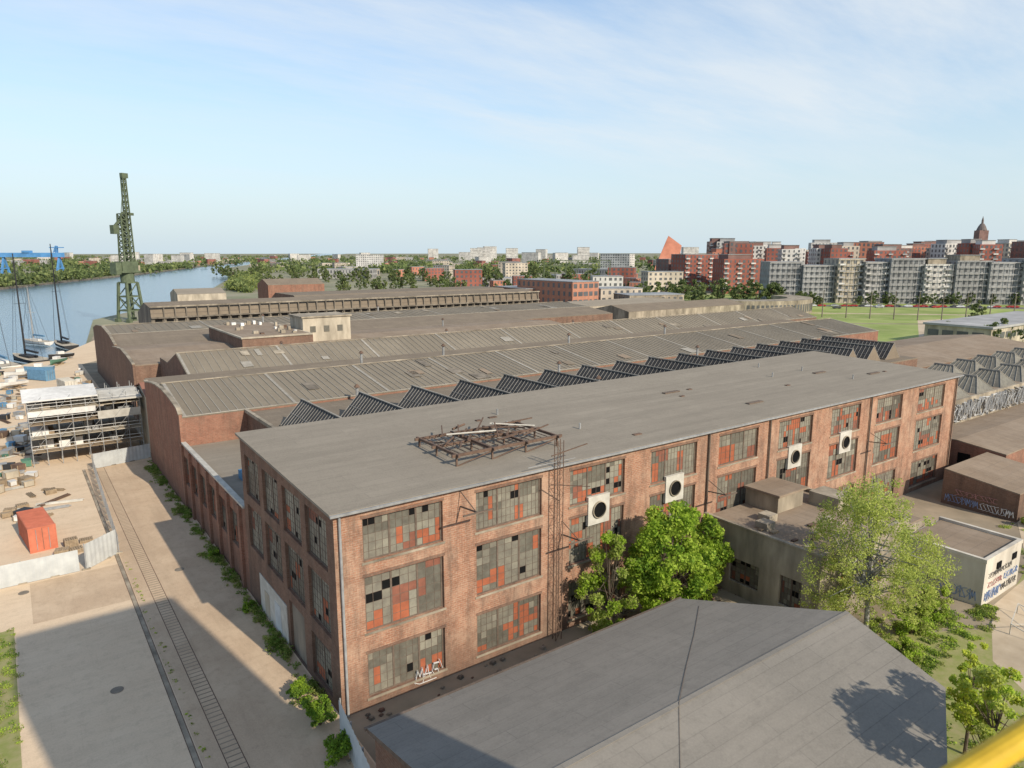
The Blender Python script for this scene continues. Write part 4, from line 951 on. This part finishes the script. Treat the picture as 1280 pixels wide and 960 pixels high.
for i in range(283):
    t=rb.uniform(-.42,.72); D=rb.uniform(430,1000)
    if t<-.25: D=rb.uniform(640,1000)
    elif t<-.05: D=rb.uniform(480,900)
    if t>.2: D=rb.choice([rb.uniform(780,1000),rb.uniform(408,414)])
    if .2<t<.38 and rb.random()<.6: D=rb.uniform(410,500)
    sc_=rb.uniform(.4,.9) if not (t>.38 and D<430) else rb.uniform(.2,.45)
    x,y=loc(t,D); clone(rb.choice(tp),(x,y,0),rb.uniform(0,6),sc_)
for t,D,s in [(.26,340,.7),(.285,336,.5),(.345,410,.9),(.41,400,.7),(.68,225,.45),(.70,232,.5),(.735,228,.4),(.66,300,.6),(.07,250,.28),(-.20,330,.4),(-.17,326,.4),(.62,240,.4)]:
    x,y=loc(t,D); clone(rb.choice(tp),(x,y,0),rb.uniform(0,6),s)
cl=[]
for i in range(2600):
    D=1000+3800*rb.random()**1.5; t=rb.uniform(-.8,.85)
    if t<-.45: D=max(D,760+ (t+.8)*900)
    x,y=loc(t,D)
    if t<-.2 and D<1700:
        if x>20+ (y-742)*.43-8 and x<185+(y-769)*.25+40: continue
    cl.append((x,y,rb.uniform(3,7),rb.uniform(7,14)))
leaves("far_woodland",cl,75000,5.,["far_leaf","far_leaf2","far_leaf3"],None,77,.6,kind="stuff")
cl=[]
for i in range(500):
    q=rb.random(); x=-60+ (300+60)*q + rb.uniform(-10,10); y=742+ max(0,x)*2.5+rb.uniform(10,70); cl.append((x,y,rb.uniform(3,7),rb.uniform(5,9)))
leaves("far_bank_woodland",cl,22000,2.6,["far_leaf","far_leaf2","far_leaf3"],None,78,.7,kind="stuff")
cl=[]
for i in range(260):
    q=rb.random(); x=125+75*q; y=540+ (x-115)*3.2+rb.uniform(-30,20); cl.append((x+22,y,rb.uniform(2,6),rb.uniform(4,8)))
leaves("river_bank_woodland",cl,14000,2.,["far_leaf","far_leaf2","weed2"],None,79,.7,kind="stuff")

# ============================================================ LIGHT, WORLD, CAMERA
EL=math.radians(32); az=Vector((.16,-.987)).normalized()
sd_=Vector((-az.x*math.cos(EL),-az.y*math.cos(EL),-math.sin(EL)))
sun=bpy.data.lights.new("sun","SUN"); sun.energy=5.0; sun.angle=math.radians(.5); sun.color=(1,.9,.75)
so=bpy.data.objects.new("sun",sun); so.rotation_euler=sd_.to_track_quat('-Z','Y').to_euler(); COL.objects.link(so)
w=bpy.data.worlds.new("World"); SC.world=w; w.use_nodes=True; nt=w.node_tree; bg=nt.nodes["Background"]
sky=nt.nodes.new("ShaderNodeTexSky"); sky.sky_type='NISHITA'; sky.sun_disc=False; sky.sun_elevation=EL; sky.sun_rotation=math.atan2(az.x,az.y); sky.air_density=1.0; sky.dust_density=.5; sky.ozone_density=1.6
tc=nt.nodes.new("ShaderNodeTexCoord"); sp=nt.nodes.new("ShaderNodeSeparateXYZ"); nt.links.new(tc.outputs["Generated"],sp.inputs[0])
mx=nt.nodes.new("ShaderNodeMath"); mx.operation='MAXIMUM'; mx.inputs[1].default_value=.0; nt.links.new(sp.outputs[2],mx.inputs[0])
ad=nt.nodes.new("ShaderNodeMath"); ad.operation='ADD'; ad.inputs[1].default_value=.14; nt.links.new(mx.outputs[0],ad.inputs[0])
dv=nt.nodes.new("ShaderNodeVectorMath"); dv.operation='DIVIDE'; nt.links.new(tc.outputs["Generated"],dv.inputs[0])
cb=nt.nodes.new("ShaderNodeCombineXYZ"); [nt.links.new(ad.outputs[0],cb.inputs[i]) for i in range(3)]; nt.links.new(cb.outputs[0],dv.inputs[1])
mp=nt.nodes.new("ShaderNodeMapping"); mp.inputs["Rotation"].default_value=(0,0,.75); mp.inputs["Scale"].default_value=(.4,1.25,1); nt.links.new(dv.outputs[0],mp.inputs[0])
n1=_noise(nt,mp.outputs[0],1.25,12,.64); r1=_ramp(nt,n1,.38,.66)
n2=_noise(nt,mp.outputs[0],.42,4,.5); r2=_ramp(nt,n2,.36,.6,G1(.12),G1(1))
mm=nt.nodes.new("ShaderNodeMath"); mm.operation='MULTIPLY'; nt.links.new(r1,mm.inputs[0]); nt.links.new(r2,mm.inputs[1])
fade=_ramp(nt,sp.outputs[2],.03,.16,G1(0),G1(.85))
mf=nt.nodes.new("ShaderNodeMath"); mf.operation='MULTIPLY'; nt.links.new(mm.outputs[0],mf.inputs[0]); nt.links.new(fade,mf.inputs[1])
hs=nt.nodes.new("ShaderNodeHueSaturation"); hs.inputs["Saturation"].default_value=1.12; hs.inputs["Value"].default_value=1.3; nt.links.new(sky.outputs[0],hs.inputs["Color"])
hz=_ramp(nt,sp.outputs[2],.0,.34,G1(1),G1(.12))
col=_mix(nt,hz,hs.outputs[0],(4.2,5.0,5.45))
col=_mix(nt,mf.outputs[0],col,(5.5,5.85,6.1))
nt.links.new(col,bg.inputs[0]); bg.inputs[1].default_value=.15
cam=bpy.data.cameras.new("camera"); cam.sensor_width=36; cam.lens=24.75; cam.clip_start=.05; cam.clip_end=30000
cam.dof.use_dof=True; cam.dof.focus_distance=70; cam.dof.aperture_fstop=4.5
pit=math.atan(165/880.); fw=Vector((FX*math.cos(pit),FY*math.cos(pit),-math.sin(pit)))
co=bpy.data.objects.new("camera",cam); co.location=(0,0,30); co.rotation_euler=fw.to_track_quat('-Z','Y').to_euler(); COL.objects.link(co); SC.camera=co
SC.view_settings.view_transform='Standard'; SC.view_settings.look='None'; SC.view_settings.exposure=0
